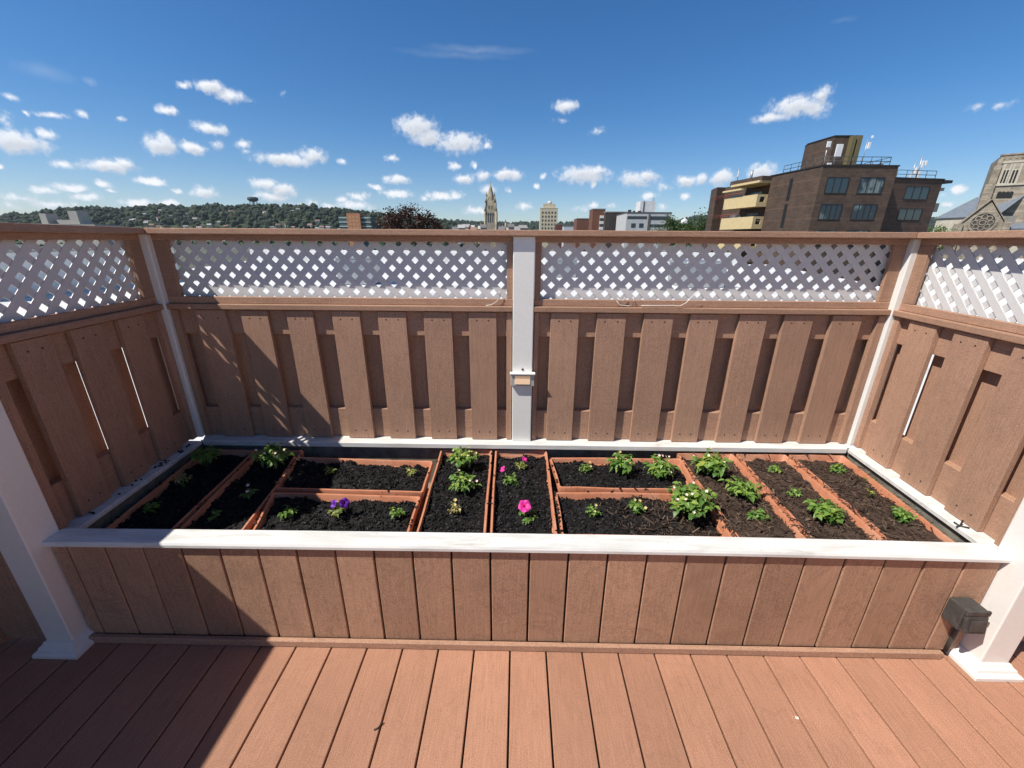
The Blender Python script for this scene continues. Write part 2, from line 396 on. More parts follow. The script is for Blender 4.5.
# ------------------------------------------------------------------ terracotta troughs
ZR = .43
pots = {
 'a': ((-1.755, 1.99), (-1.462, 1.99), (-1.392, 1.275), (-1.672, 1.275)),
 'b': ((-1.445, 1.99), (-1.192, 1.99), (-1.102, 1.275), (-1.374, 1.275)),
 'c': ((-1.215, 1.918), (-.445, 1.897), (-.437, 1.605), (-1.155, 1.622)),
 'd': ((-1.143, 1.593), (-.440, 1.577), (-.432, 1.285), (-1.062, 1.285)),
 'e': ((-.430, 2.030), (-.137, 2.032), (-.118, 1.280), (-.403, 1.280)),
 'f': ((-.121, 2.030), (.173, 2.034), (.170, 1.280), (-.102, 1.280)),
 'g': ((.181, 1.945), (.905, 1.957), (.868, 1.655), (.205, 1.662)),
 'h': ((.184, 1.624), (.893, 1.632), (.874, 1.326), (.184, 1.326)),
 'i': ((.899, 2.018), (1.213, 2.025), (1.163, 1.278), (.890, 1.278)),
 'j': ((1.228, 2.018), (1.505, 2.018), (1.475, 1.278), (1.184, 1.278)),
 'k': ((1.521, 2.018), (1.822, 2.018), (1.742, 1.270), (1.491, 1.270)),
}
plabel = {
 'a': 'leftmost terracotta trough of dark soil, lengthwise against the shaded left fence',
 'b': 'shaded lengthwise terracotta trough, second from the left fence',
 'c': 'crosswise terracotta trough behind the purple petunia, two pale seedlings in it',
 'd': 'crosswise terracotta trough by the rim that holds the purple petunia',
 'e': 'lengthwise terracotta trough of three plants in a line, left of the pink petunia',
 'f': 'lengthwise terracotta trough in the middle that holds the hot pink petunia',
 'g': 'crosswise back terracotta trough right of the pink petunia, two leafy bushes in it',
 'h': 'crosswise terracotta trough by the rim holding one large white-flowered bush',
 'i': 'lengthwise brown mulch trough third from the right fence, large bush at its back',
 'j': 'lengthwise brown mulch trough second from the right fence, leafy bush near its front',
 'k': 'rightmost lengthwise trough of brown mulch along the right fence',
}
def soil_h(x, y): return .014*noise.noise(Vector((x*9, y*9, .3)))+.012*noise.noise(Vector((x*30, y*30, 1.7)))
SOILZ = .403
def quadpt(q, a, b_):
    (p0, p1, p2, p3) = [Vector(p) for p in q]
    return (p3*(1-a)+p2*a)*(1-b_)+(p0*(1-a)+p1*a)*b_
def make_pot(key):
    q = pots[key]; cx = sum(p[0] for p in q)/4; cy = sum(p[1] for p in q)/4
    t = thing('terracotta_trough', plabel[key], 'planter', (cx, cy, .2), 0, 'terracotta troughs in the raised bed')
    c = Vector((cx, cy))
    def ring(off, z, wob=0):
        out = []
        pts = [Vector(p) for p in q][::-1]             # counter-clockwise from front-left
        for i in range(4):
            p, nx, pv = pts[i], pts[(i+1) % 4], pts[i-1]
            e1 = (nx-p).normalized(); e0 = (p-pv).normalized()
            n1 = Vector((-e1.y, e1.x)); n0 = Vector((-e0.y, e0.x))
            bis = (n0+n1); bis = bis/(bis.length_squared/2)
            corner = p+bis*off
            rad = .008
            a_ = corner-e0*rad; c_ = corner+e1*rad; m_ = corner+bis*(rad*.4)
            out += [(a_.x-cx, a_.y-cy, z), (m_.x-cx, m_.y-cy, z), (c_.x-cx, c_.y-cy, z)]
            for k in range(1, 8):                       # slight bulge and waviness of the thin plastic side
                w = k/8; pp = (corner+e1*rad)*(1-w)+((nx+0*bis)+Vector((0, 0)))*w
                nxt = pts[(i+1) % 4]; e2 = (pts[(i+2) % 4]-nxt).normalized(); n2 = Vector((-e2.y, e2.x)); b2 = n1+n2; b2 = b2/(b2.length_squared/2)
                cn = nxt+b2*off-e1*rad
                pp = (corner+e1*rad)*(1-w)+cn*w
                pp = pp+n1*(.006*math.sin(math.pi*w)*(noise.noise(Vector((cx*5+i, cy*5, w*2)))))
                out.append((pp.x-cx, pp.y-cy, z+.004*noise.noise(Vector((cx*7+i*3, w*3, cy)))*(1 if z > .2 else 0)))
        return out
    rings = [ring(.045, .004), ring(.016, .195), ring(.001, .199), ring(0, .224), ring(.0015, .2295), ring(.0095, .2295), ring(.0115, .226), ring(.016, .15)]
    b = MB(); n = len(rings[0]); vs = [p for r in rings for p in r]
    fs = [(i*n+k, i*n+(k+1) % n, (i+1)*n+(k+1) % n, (i+1)*n+k) for i in range(len(rings)-1) for k in range(n)]
    fs.append(tuple(range(n-1, -1, -1)))
    b.add(vs, fs, 0, True); o = b.build('trough', M['terra'], t)
    o.data.set_sharp_from_angle(angle=R(35))
    # soil with loose chips
    b = MB(); NX, NY = 26, 26
    r2 = random.Random(ord(key))
    brown = key in 'ijk'
    qq = [Vector(p) for p in q]; cc = (qq[0]+qq[1]+qq[2]+qq[3])/4
    ins = [p+(cc-p).normalized()*.016 for p in qq]
    vs = []
    for i in range(NX+1):
        for j in range(NY+1):
            p = quadpt(ins, i/NX, j/NY); e = min(i, NX-i, j, NY-j)
            vs.append((p.x-cx, p.y-cy, SOILZ-.2+soil_h(p.x, p.y)*1.3-(.008 if e == 0 else 0)))
    b.add(vs, [(i*(NY+1)+j, (i+1)*(NY+1)+j, (i+1)*(NY+1)+j+1, i*(NY+1)+j+1) for i in range(NX) for j in range(NY)], 0, True)
    area = abs((qq[1]-qq[0]).length*(qq[3]-qq[0]).length)
    nchip = int(area*(5200 if brown else 7000))
    spill = 110 if brown else (60 if key == 'h' else 14)
    for k in range(nchip+spill):
        a_, b_ = r2.random(), r2.random()
        p = quadpt(ins, .02+.96*a_, .02+.96*b_); lift = 0
        if k >= nchip:
            if r2.random() < .8: a_ = r2.choice([0, 1])
            else: b_ = r2.choice([0, 1])
            b_ = b_*b_ if 0 < b_ < 1 and brown else b_
            p = quadpt(qq, a_, b_); lift = .0285-soil_h(p.x, p.y)*1.3
        mi = 0
        if key == 'h' and r2.random() < max(0, min(1, (a_-.2)*1.6)): mi = 1
        if brown or mi:
            L = r2.uniform(.008, .028) if r2.random() < .72 else r2.uniform(.03, .065); w = r2.uniform(.0015, .0045); h = w*.7
        else:
            L = r2.uniform(.006, .018); w = r2.uniform(.003, .008); h = r2.uniform(.002, .005)
        Mx = Matrix.Translation((p.x-cx, p.y-cy, SOILZ-.2+soil_h(p.x, p.y)*1.3+lift+r2.uniform(-.001, .006))) @ Matrix.Rotation(r2.uniform(0, 6.28), 4, 'Z') @ Matrix.Rotation(r2.gauss(0, .3), 4, 'Y') @ Matrix.Rotation(r2.gauss(0, .5), 4, 'X')
        kx = r2.uniform(-.3, .3)*L
        pts = [Vector(v) for v in ((-L/2, -w/2, -h/2), (L/2, -w/2+kx, -h/2), (L/2, w/2+kx*.6, -h/2), (-L/2, w/2, -h/2), (-L/2*.8, -w/2, h/2), (L/2*.9, -w/2+kx, h/2), (L/2*.8, w/2+kx*.6, h/2), (-L/2, w/2, h/2))]
        b.add([Mx @ v for v in pts], ((4,5,6,7),(0,1,5,4),(1,2,6,5),(2,3,7,6),(3,0,4,7)), mi)
    b.build('mulch', [M['brown_mulch']] if brown else [M['black_mulch'], M['brown_mulch']], t)
    return t
for k in pots: make_pot(k)

# ------------------------------------------------------------------ plants
def leaf_shape(b, base, d, nrm, L, w, fold=.25, droop=.3, m=0):
    d = d.normalized(); s = d.cross(nrm)
    if s.length < 1e-4: s = d.orthogonal()
    s.normalize(); n = s.cross(d).normalized()
    pts = []
    for t, ww in ((0, .05), (.22, .72), (.5, 1), (.78, .62), (1, .02)):
        c = base+d*(L*t)-n*(droop*L*t*t)
        e = n*(fold*w*ww)
        pts += [c-s*(w*ww/2)+e, c, c+s*(w*ww/2)+e]
    fs = []
    for i in range(4):
        fs += [(i*3, i*3+1, i*3+4, i*3+3), (i*3+1, i*3+2, i*3+5, i*3+4)]
    b.add(pts, fs, m, True)
def petunia(parent, base, tip, nrm, r, mat, throat, name='flower'):
    b = MB(); nrm = nrm.normalized(); a = nrm.orthogonal().normalized(); c = nrm.cross(a)
    K = 30; rings = [(.05, -.75, 1), (.16, -.35, 1), (.3, -.08, 0), (.65, .06, 0), (1, .0, 0)]
    vs = []; 
    for (rr, hh, _) in rings:
        for k in range(K):
            w = 2*math.pi*k/K; lob = 1-.14*abs(math.sin(2.5*w))**.6*(rr**2) if rr > .3 else 1
            ruf = .13*math.sin(5*w+1+tip.x*40)*rr**2+.09*math.sin(13*w+tip.y*90)*rr**3+.06*math.sin(2*w+tip.x*70)*rr
            vs.append(tip+(a*math.cos(w)+c*math.sin(w))*(r*rr*lob)+nrm*(r*(hh*.9+ruf)))
    for i in range(len(rings)-1):
        b.add(vs[i*K:(i+2)*K], [(k, (k+1) % K, K+(k+1) % K, K+k) for k in range(K)], 1 if i < 1 else 0, True)
    o = b.build(name, [mat, throat], parent)
    b = MB(); b.tube([base, base*.4+tip*.6, tip-nrm*r*.6], .0022, 5); b.build('flower_stalk', M['stem'], o)
    return o
def small_flower(b, c, n, r, m=0):
    n = n.normalized(); a = n.orthogonal().normalized(); e = n.cross(a)
    for k in range(5):
        w = 2*math.pi*k/5+.3; d = a*math.cos(w)+e*math.sin(w)
        leaf_shape(b, c, d+n*.35, n, r, r*.8, .1, .1, m)
def plant(u, v, label, r, h, nl, L, mat='leaf', flowers=None, nf=0, seed=0, group=None, name='garden_plant', zmid=None, lean=0, cat='plant'):
    r2 = random.Random(seed*13+5); sm = name == 'seedling'; r *= 1.0 if sm else 1.03; h *= 1.0 if sm else 1.05; L *= .82 if sm else 1.02; nl = int(nl*(2 if sm else 1.8))
    zc = SOILZ+h*.5 if zmid is None else zmid
    p = on(u, v, 2, zc); base = Vector((p.x, p.y, SOILZ+soil_h(p.x, p.y)*1.3-.003))
    t = thing(name, label, cat, base, 0, group)
    st = MB(); lf = MB(); fl = MB(); nst = max(3, int(nl/9)); tips = []; wf_ = r2.uniform(.52, .85); dr_ = r2.uniform(.1, .7)
    per = max(3, nl//nst)
    for s in range(nst):
        ang = 2*math.pi*(s+r2.uniform(-.3, .3))/nst*1.0; sp = math.sqrt((s+.5)/nst) if nst > 4 else .6+.4*r2.random()
        hh = h*(1-.35*sp**2)*r2.uniform(.75, 1.1)
        ang = s*2.4+r2.uniform(-.2, .2)
        top = Vector((math.cos(ang)*r*sp*.85+lean, math.sin(ang)*r*sp*.85, hh))
        midp = Vector((top.x*.45, top.y*.45, hh*.62))
        pts = [Vector((0, 0, 0)), midp, top]
        st.tube([Vector((top.x*.03, top.y*.03, -.01)), midp, top], .0024, 5, 0, .001)
        for k in range(per):
            f = .3+.7*(k+.5)/per
            q_ = midp*(1-(f-.3)/.7)+top*((f-.3)/.7) if f > .3 else midp
            a2 = k*2.4+s*1.1+r2.uniform(-.4, .4)
            d = Vector((math.cos(a2), math.sin(a2), r2.uniform(-.15, .55)+.5*(f-.5)))
            d += Vector((top.x, top.y, 0))*(1.5/max(r, .02))*.25
            ll = L*r2.uniform(.65, 1.15)*(1-.25*f)
            leaf_shape(lf, q_+Vector((r2.gauss(0, 1), r2.gauss(0, 1), r2.gauss(0, .6)))*r*.06, d, Vector((0, 0, 1))+Vector((r2.gauss(0, .25), r2.gauss(0, .25), 0)), ll, ll*wf_*r2.uniform(.85, 1.15), r2.uniform(.1, .4), dr_+r2.uniform(-.1, .5))
        tips.append(top)
    st.build('stems', M['stem'], t)
    lf.build('leaves', M[mat], t)
    if nf:
        r2.shuffle(tips)
        for k in range(nf):
            c = tips[k % len(tips)]+Vector((r2.gauss(0, r*.12), r2.gauss(0, r*.12)-.004, .008+r2.random()*.012))
            fb_ = MB(); small_flower(fb_, c, Vector((r2.gauss(0, .4), -.5+r2.gauss(0, .3), 1)), r2.uniform(.006, .0095)); 
            fb_.build('flower', M[flowers], t)
    return t
G1 = 'small seedlings in the troughs'; G2 = 'leafy bedding plants in the troughs'
PL = [
 (205, 459, 'dark green plant at the back end of the leftmost trough, in the shaded corner', .075, .11, 60, .036, 'leaf', None, 0, G2),
 (182, 480, 'thin straw yellow plant in the middle of the leftmost trough', .05, .10, 26, .024, 'leaf_straw', None, 0, G1),
 (150, 508, 'small dark seedling near the front of the leftmost trough', .04, .05, 20, .028, 'leaf', None, 0, G1),
 (273, 459, 'bushy green plant with small white flowers at the back of the second trough, in shade', .095, .13, 95, .034, 'leaf', 'white_petal', 6, G2),
 (250, 492, 'small pale green seedling in the middle of the second trough from the left', .042, .05, 24, .024, 'leaf', 'white_petal', 2, G1),
 (214, 516, 'small dark green seedling at the front of the second trough from the left', .035, .04, 18, .024, 'leaf', None, 0, G1),
 (328, 470, 'small yellow-green seedling at the left of the crosswise trough behind the purple petunia', .036, .045, 22, .022, 'leaf_pale', None, 0, G1),
 (410, 472, 'small yellow-green seedling at the right end of the crosswise trough behind the purple petunia', .036, .05, 22, .022, 'leaf_pale', None, 0, G1),
 (289, 512, 'small green seedling left of the purple petunia', .045, .055, 26, .026, 'leaf', None, 0, G1),
 (395, 512, 'small green seedling right of the purple petunia', .037, .055, 22, .024, 'leaf', None, 0, G1),
 (463, 460, 'full green plant with yellow and white buds at the back of the three-plant trough', .085, .11, 90, .032, 'leaf', 'yellow_petal', 10, G2),
 (463, 484, 'mid sized leafy plant with pale buds, middle of the line in the three-plant trough', .075, .09, 70, .03, 'leaf', 'white_petal', 3, G2),
 (455, 508, 'small yellowish seedling, frontmost in the three-plant trough', .04, .06, 34, .02, 'leaf_straw', 'yellow_petal', 3, G1),
 (585, 468, 'small seedling at the left of the back crosswise trough, right of the pink petunia', .04, .055, 28, .022, 'leaf', 'yellow_petal', 2, G1),
 (621, 464, 'upright leafy plant with pale tips, left of the two bushes in the back crosswise trough', .08, .12, 64, .036, 'leaf', 'yellow_petal', 5, G2),
 (660, 468, 'leafy plant with white flowers, right of the two bushes in the back crosswise trough', .085, .10, 70, .036, 'leaf', 'white_petal', 6, G2),
 (593, 510, 'small round seedling, left of the two in the front crosswise trough with the big bush', .043, .05, 34, .022, 'leaf', 'yellow_petal', 2, G1),
 (637, 506, 'small green seedling just left of the large white-flowered bush', .048, .05, 36, .024, 'leaf', 'yellow_petal', 3, G1),
 (690, 503, 'large bush with many small white flowers spilling over the trough corner', .115, .13, 150, .036, 'leaf', 'white_petal', 8, G2),
 (712, 464, 'large broad-leaved bush with white buds at the back of the first lengthwise brown mulch trough', .105, .12, 90, .042, 'leaf', 'white_petal', 4, G2),
 (742, 489, 'low broad bright green bush in the middle of the first lengthwise brown mulch trough', .09, .075, 80, .036, 'leaf', None, 0, G2),
 (758, 513, 'small leafy seedling at the front of the first lengthwise brown mulch trough', .055, .05, 30, .028, 'leaf', None, 0, G1),
 (776, 468, 'small seedling at the back of the second trough from the right fence', .04, .05, 24, .024, 'leaf', None, 0, G1),
 (795, 493, 'small seedling in the middle of the second trough from the right fence', .045, .04, 24, .026, 'leaf', None, 0, G1),
 (825, 511, 'dense bright green bush at the front of the second trough from the right fence', .085, .075, 84, .032, 'leaf', None, 0, G2),
 (837, 468, 'small green seedling at the back of the rightmost trough', .045, .05, 30, .026, 'leaf', None, 0, G1),
 (871, 479, 'tiny green seedling against the far wall of the rightmost trough', .025, .035, 14, .02, 'leaf', None, 0, G1),
 (870, 492, 'tiny yellowing seedling in the middle of the rightmost trough', .025, .05, 12, .016, 'leaf_pale', None, 0, G1),
 (903, 514, 'leafy seedling at the front of the rightmost trough', .055, .05, 36, .03, 'leaf', None, 0, G1),
]
for i, (u, v, lab, r, h, nl, L, mt, fm, nf, g) in enumerate(PL):
    plant(u, v, lab, r, h, nl, L, mt, fm, nf, i+3, g, 'seedling' if g == G1 else 'bedding_plant', cat='seedling' if g == G1 else 'plant')
def pet(u, v, lab, leaves, fls, seed, mat, thr, leafmat='leaf_pale'):
    t = plant(u, v, lab, leaves[0], leaves[1], leaves[2], .022, leafmat, None, 0, seed, 'petunias in the troughs', 'petunia', cat='flower')
    base = Vector(t.location)
    for (fu, fv, fz, r, n) in fls:
        p = on(fu, fv, 2, fz)-base
        petunia(t, Vector((0, 0, .01)), Vector(p), Vector(n), r, M[mat], M[thr])
    return t
pet(338, 514, 'petunia with two deep purple flowers in the front crosswise trough', (.042, .04, 26), [(333.5, 504, .47, .021, (-.5, -.6, .6)), (344.5, 503, .475, .024, (.6, -.6, .5))], 51, 'purple_petal', 'dark_throat')
pet(527, 516, 'petunia with one large open hot pink flower near the white rim', (.05, .03, 24), [(524.5, 506, .47, .030, (-.05, -.6, .8))], 52, 'pink_petal', 'petal_throat', 'leaf')
pet(511, 478, 'petunia with a pink flower on its left side, in the middle trough', (.045, .06, 30), [(502.5, 469, .46, .018, (-.7, -.3, .6))], 53, 'pink_petal', 'petal_throat', 'leaf')
pet(520, 464, 'petunia with a small pink flower at the back of the middle trough', (.036, .05, 20), [(524.5, 459, .465, .017, (.5, -.3, .8))], 54, 'pink_petal', 'petal_throat')

# loose bits
mtw = plain('white twine', (.72, .68, .6), .8)
def twine(label, pts, r=.0022):
    b = MB(); b.tube([Vector(p) for p in pts], r, 6); o = b.build('twine', mtw); tag(o, label, 'twine', 'twine ends tied to the back lattice'); return o
def arc(u_v, y): return [on(u, v, 1, y) for (u, v) in u_v]
twine('short white twine hanging from the lattice just left of the middle post', arc([(499, 291), (500.5, 295), (499, 299), (496, 302), (491, 305), (486, 305.5)], 2.06))
twine('curled loop of white twine on the sill right of the middle post', arc([(633, 297), (634, 301), (633, 305), (628, 306), (620, 305), (616.5, 301), (617, 298), (620, 300), (623, 300.5), (626, 297)], 2.06))
twine('long white twine drooping from the middle of the right back lattice panel', arc([(697, 292), (692, 297), (686, 303), (680, 306), (672, 305.5), (655, 305.6), (641, 305.5)], 2.045))
b = MB(); q0 = on(960, 526, 2, .477)
b.tube([q0+Vector((-.02, -.006, .003)), q0, q0+Vector((.012, .008, .022))], .003, 6); b.tube([q0+Vector((-.006, .02, .004)), q0, q0+Vector((.02, -.016, .004))], .003, 6)
tag(b.build('cable_tie', plain('black plastic', (.02, .02, .02), .5)), 'black plastic cable tie lying on the right side ledge of the bed', 'cable tie')
b = MB(); q0 = on(378, 728, 2, .003)
b.tube([q0+Vector((-.012, -.006, 0)), q0, q0+Vector((.012, .015, .003))], .0025, 5)
tag(b.build('twig', M['screw']), 'tiny dark twig lying on the sunlit deck boards', 'twig')
b = MB(); q0 = on(797, 717, 2, .003)
b.add([q0+Vector(v) for v in ((-.006, -.004, -.0028), (.005, -.005, -.0028), (.006, .004, -.0028), (-.004, .005, -.0028), (-.003, -.002, .003), (.003, .001, .0025))], [(3, 2, 1, 0), (0, 1, 5, 4), (1, 2, 5), (2, 3, 4, 5), (3, 0, 4)])
tag(b.build('paint_chip', mtw), 'tiny white chip lying on the right part of the deck', 'chip')
b = MB(); r2 = random.Random(3)
for k in range(26):
    y = r2.uniform(1.35, 1.95); x = xl(y)+r2.uniform(.005, .03); L = r2.uniform(.004, .013)
    Mx = Matrix.Translation((x, y, .479)) @ Matrix.Rotation(r2.uniform(0, 6), 4, 'Z') @ Matrix.Rotation(r2.gauss(0, .3), 4, 'Y')
    b.box(-L/2, L/2, -.003, .003, -.002, .002, 0, Mx)
tag(b.build('mulch_crumbs', M['black_mulch']), 'crumbs of dark mulch scattered along the shaded left ledge', 'mulch', kind='stuff')

# ================================================================== the city
GZ = -15.0
b = MB(); b.add([(-5000, -200, GZ), (6800, -200, GZ), (6800, 5200, GZ), (-5000, 5200, GZ)], [(0, 1, 2, 3)])
tag(b.build('ground', plain('city ground', (.1, .105, .07), .9, .02, .5, 0, 0, (.14, .135, .125), .01)), kind='structure')
roofm = plain('white roof membrane', (.72, .72, .7), .6, 1.2, .06, 0, 0, (.5, .49, .47), .6)
poly = [(-9, -6), (60, -6), (60, 56), (13, 11.8), (16, 20), (20, 34), (-22, 34), (-17, 15), (-12.5, 5)]
b = MB(); b.prism(poly, GZ, -.17)
tag(b.build('flat_roof', roofm), kind='structure')
dark = plain('dark bitumen', (.05, .048, .045), .9)
metal = plain('galvanised metal', (.4, .41, .42), .4, 20, .15, .6)
def gen_box(b, x0, x1, y0, y1, z0, z1, m=0): b.box(x0, x1, y0, y1, z0, z1, m)
for (x0_, x1_, y0_, y1_, zt_, lab) in ((11.9, 12.15, -5, 12.6, 1.12, 'long white painted parapet wall on the roof beyond the right lattice'), (-21.5, 17.5, 33.6, 33.9, .72, 'long white parapet wall along the far edge of the flat roof')):
    b = MB(); b.box(x0_, x1_, y0_, y1_, -.169, zt_)
    tag(b.build('parapet_wall', roofm, None, .02), lab, 'wall')
b = MB(); b.prism([(-12.4, 4), (-12.15, 4), (-14.5, 10), (-14.75, 10)], -.169, .3)
tag(b.build('parapet_wall', roofm, None, .02), 'low white parapet wall along the roof edge beyond the left lattice', 'wall')
t = thing('roof_access_shed', 'low white flat topped shed on the roof beyond the left back corner', 'shed', (-17.2, 11, -.17))
b = MB(); b.box(0, 2.4, 0, 7, .001, 1.3); b.build('wall', roofm, t, .02)
b = MB(); b.box(-.1, 2.5, -.1, 7.1, 1.302, 1.4); b.build('roof', metal, t, .02)
# small plant on the white roof, seen through the lattice
for (x, y, w, h, lab) in ((-6.5, 17, 1.4, 1.0, 'low metal roof vent on the white roof behind the left lattice'), (2.2, 21, 1.2, .8, 'low metal roof vent on the white roof behind the right lattice'), (7.2, 17, 1.6, .9, 'wide metal roof vent on the white roof near the dark brick block')):
    t = thing('roof_vent', lab, 'vent', (x, y, -.17), .1, 'vents on the white roof')
    b = MB(); b.box(-w/2, w/2, -w/2, w/2, 0.001, h); b.build('housing', metal, t, .03)
    b = MB(); b.box(-w/2-.1, w/2+.1, -w/2-.1, w/2+.1, h+.002, h+.09); b.build('hood', metal, t, .02)

def brick(name, c1, c2, mortar, scale=1.0, bands=0):
    m, nt, bs = nodes(name)
    tc = N(nt, 'ShaderNodeTexCoord'); sep = N(nt, 'ShaderNodeSeparateXYZ'); nt.links.new(tc.outputs['Object'], sep.inputs[0])
    xy = math_n(nt, 'ADD', sep.outputs[0], sep.outputs[1])
    cb = N(nt, 'ShaderNodeCombineXYZ'); nt.links.new(xy, cb.inputs[0]); nt.links.new(sep.outputs[2], cb.inputs[1])
    bt = N(nt, 'ShaderNodeTexBrick', inp={'Scale': scale, 'Mortar Size': .012, 'Brick Width': .42, 'Row Height': .15})
    bt.inputs['Color1'].default_value = (*c1, 1); bt.inputs['Color2'].default_value = (*c2, 1); bt.inputs['Mortar'].default_value = (*mortar, 1)
    nt.links.new(cb.outputs[0], bt.inputs['Vector'])
    n = noise_n(nt, .9, tc.outputs['Object'], 6, .65)
    c = mix(nt, .8, bt.outputs['Color'], ramp(nt, n, [(.3, .6), (.7, 1.35)]), 'MULTIPLY')
    if bands:
        fr = math_n(nt, 'FRACT', math_n(nt, 'MULTIPLY', sep.outputs[2], 1/bands))
        c = mix(nt, ramp(nt, fr, [(0, 0), (.9, 0), (.92, .7), (1, .7)]), c, tuple(min(1, x*1.5) for x in c2))
    nt.links.new(c, bs.inputs['Base Color']); bs.inputs['Roughness'].default_value = .85
    return m
glass, nt, bs = nodes('window glass'); bs.inputs['Base Color'].default_value = (.03, .045, .05, 1); bs.inputs['Roughness'].default_value = .06; bs.inputs['Specular IOR Level'].default_value = .9
def curtain_mat():
    m, nt, bs = nodes('pale curtain behind glass')
    n = noise_n(nt, 1, coords(nt, (5, 5, .25)), 4, .6); nb = noise_n(nt, .55, coords(nt), 2)
    c = mix(nt, ramp(nt, n, [(.35, 0), (.65, 1)]), (.07, .095, .1), (.2, .24, .23)); c = mix(nt, ramp(nt, nb, [(.42, 0), (.5, 1)]), c, (.025, .04, .055))
    nt.links.new(c, bs.inputs['Base Color']); bs.inputs['Roughness'].default_value = .12; return m
curtain = curtain_mat()
curtain_old = plain('pale curtain behind glass', (.13, .17, .17), .15, 2.2, .85, 0, 0)
darkhole = plain('dark opening', (.012, .012, .012), .6)
blackframe = plain('dark bronze frame', (.022, .018, .016), .5)
class Wall:
    """a vertical wall from plan point A to B: s along it, n outward, z up (world height)"""
    def __init__(s, A, B):
        s.A = Vector((A[0], A[1], 0)); s.B = Vector((B[0], B[1], 0)); s.e = (s.B-s.A).normalized(); s.L = (s.B-s.A).length
        s.n = Vector((s.e.y, -s.e.x, 0))
    def M(s): m = Matrix((s.e, s.n, Vector((0, 0, 1)))).transposed().to_4x4(); m.translation = s.A; return m
    def at(s, u, v):
        d = ray(u, v); t = ((s.A-CAM) @ s.n)/(d @ s.n); p = CAM+d*t; return (p-s.A) @ s.e, p.z
def put(b, name, mats, parent, bevel=0):        # mesh given in world space under a thing
    o = b.build(name, mats, parent, bevel); return fix(o, parent)
def window(parent, w, s0, s1, z0, z1, n=3, glassm=None, depth=.12, sill=None, pm=None):
    b = MB(); Mx = w.M(); f = .07
    b.box(s0, s1, .004, .06, z0, z0+f, 0, Mx); b.box(s0, s1, .004, .06, z1-f, z1, 0, Mx)
    for k in range(n+1):
        x = s0+f/2+(s1-s0-f)*k/n; b.box(x-f/2, x+f/2, .004, .055, z0+f, z1-f, 0, Mx)
    o = put(b, 'window', blackframe, parent)
    b = MB(); b.box(s0+f, s1-f, .003, .02, z0+f, z1-f, 0, Mx); g = put(b, 'pane', glassm or glass, parent); reparent(g, o)
    if sill:
        b = MB(); b.box(s0-.1, s1+.1, .004, .1, z0-.2, z0-.02, 0, Mx); q = put(b, 'sill', sill, parent); reparent(q, o)
    return o
def reparent(c, p):
    c.parent = p; c.location = (0, 0, 0)

# ---- dark brown brick apartment block
A_ = Vector((34.669, 52.233)); B_ = Vector((43.272, 52.363)); L1 = Vector((33.49, 60.14)); L2 = Vector((31.35, 71.0)); L3 = Vector((31.94, 74.3))
ZR_ = 9.73
ap = thing('apartment_building', 'dark brown brick apartment block with cream balconies on its left and a rooftop penthouse', 'building', (A_.x, A_.y, GZ))
bm_ = brick('dark brown brick', (.058, .035, .024), (.085, .05, .034), (.12, .09, .07), 1, 1.42)
bm2 = brick('dark brown brick front', (.052, .031, .022), (.078, .045, .031), (.11, .08, .065), 1, .71)
cream = plain('cream painted balcony', (.6, .47, .25), .7, 2, .08)
wf = Wall(A_, B_); wsd = Wall(A_+(L1-A_)*0, L1); ws = Wall(L1, A_); ws2 = Wall(L3, A_)
e = (L1-A_).normalized(); nin = Vector((e.y, -e.x))   # inward (+x side)
Lb0 = L1; Lb1 = A_+(L2-A_)
b = MB(); b.prism([tuple(A_), tuple(B_), (43.6, 76), (36, 76), tuple(L1+nin*1.4+e*.01), tuple(L1)], GZ, ZR_); put(b, 'wall', bm_, ap)
b = MB(); b.prism([tuple(L1+nin*1.4+e*.02), (35.8, 76), tuple(L3+Vector((0, .2))), tuple(L3), tuple(L2), tuple(L2+nin*1.4)], GZ, ZR_-.1); put(b, 'wall', bm_, ap)
b = MB(); b.prism([(43.28, 53.87), (51.5, 55.25), (52.5, 72), (43.65, 72)], GZ, 8.75); put(b, 'wall', bm2, ap)
b = MB(); Mx = wf.M()
b.prism([(A_.x-.07, A_.y-.08), (B_.x+.08, B_.y-.08), (B_.x+.12, 76), (L1.x+1.5, 76), (L1.x-.08, L1.y)], ZR_+.002, ZR_+.14)
b.prism([(43.46, 53.78), (51.6, 55.15), (52.6, 72.1), (43.7, 72.1)], 8.752, 8.87)
put(b, 'roof_edge', blackframe, ap)
for (s0, s1) in ((.8, 3.35), (4.6, 7.45)):
    for k, (z0, z1) in enumerate(((6.88, 8.6), (4.05, 5.78), (1.2, 2.95))):
        window(ap, wf, s0, s1, z0, z1, 4 if k else 3, curtain if (k != 0 or s0 > 4) else glass)
wr = Wall((43.28, 53.87), (51.5, 55.25))
for k, (ua, va, ub, vb) in enumerate(((906, 186.5, 926, 200), (899, 208.6, 919, 220.5))):
    sa, za = wr.at(ua, va); sb, zb = wr.at(ub, vb); window(ap, wr, sa+.1, sb, zb, (za+wr.at(ub, va)[1])/2, 3)
for (z0, z1, s) in ((6.5, 9.0, 4.3), (3.3, 6.1, 4.3)):
    b = MB(); Ms = ws.M(); L = ws.L; b.box(L-s-.3, L-s+.2, .003, .03, z0, z1, 0, Ms); put(b, 'window', [darkhole], ap)
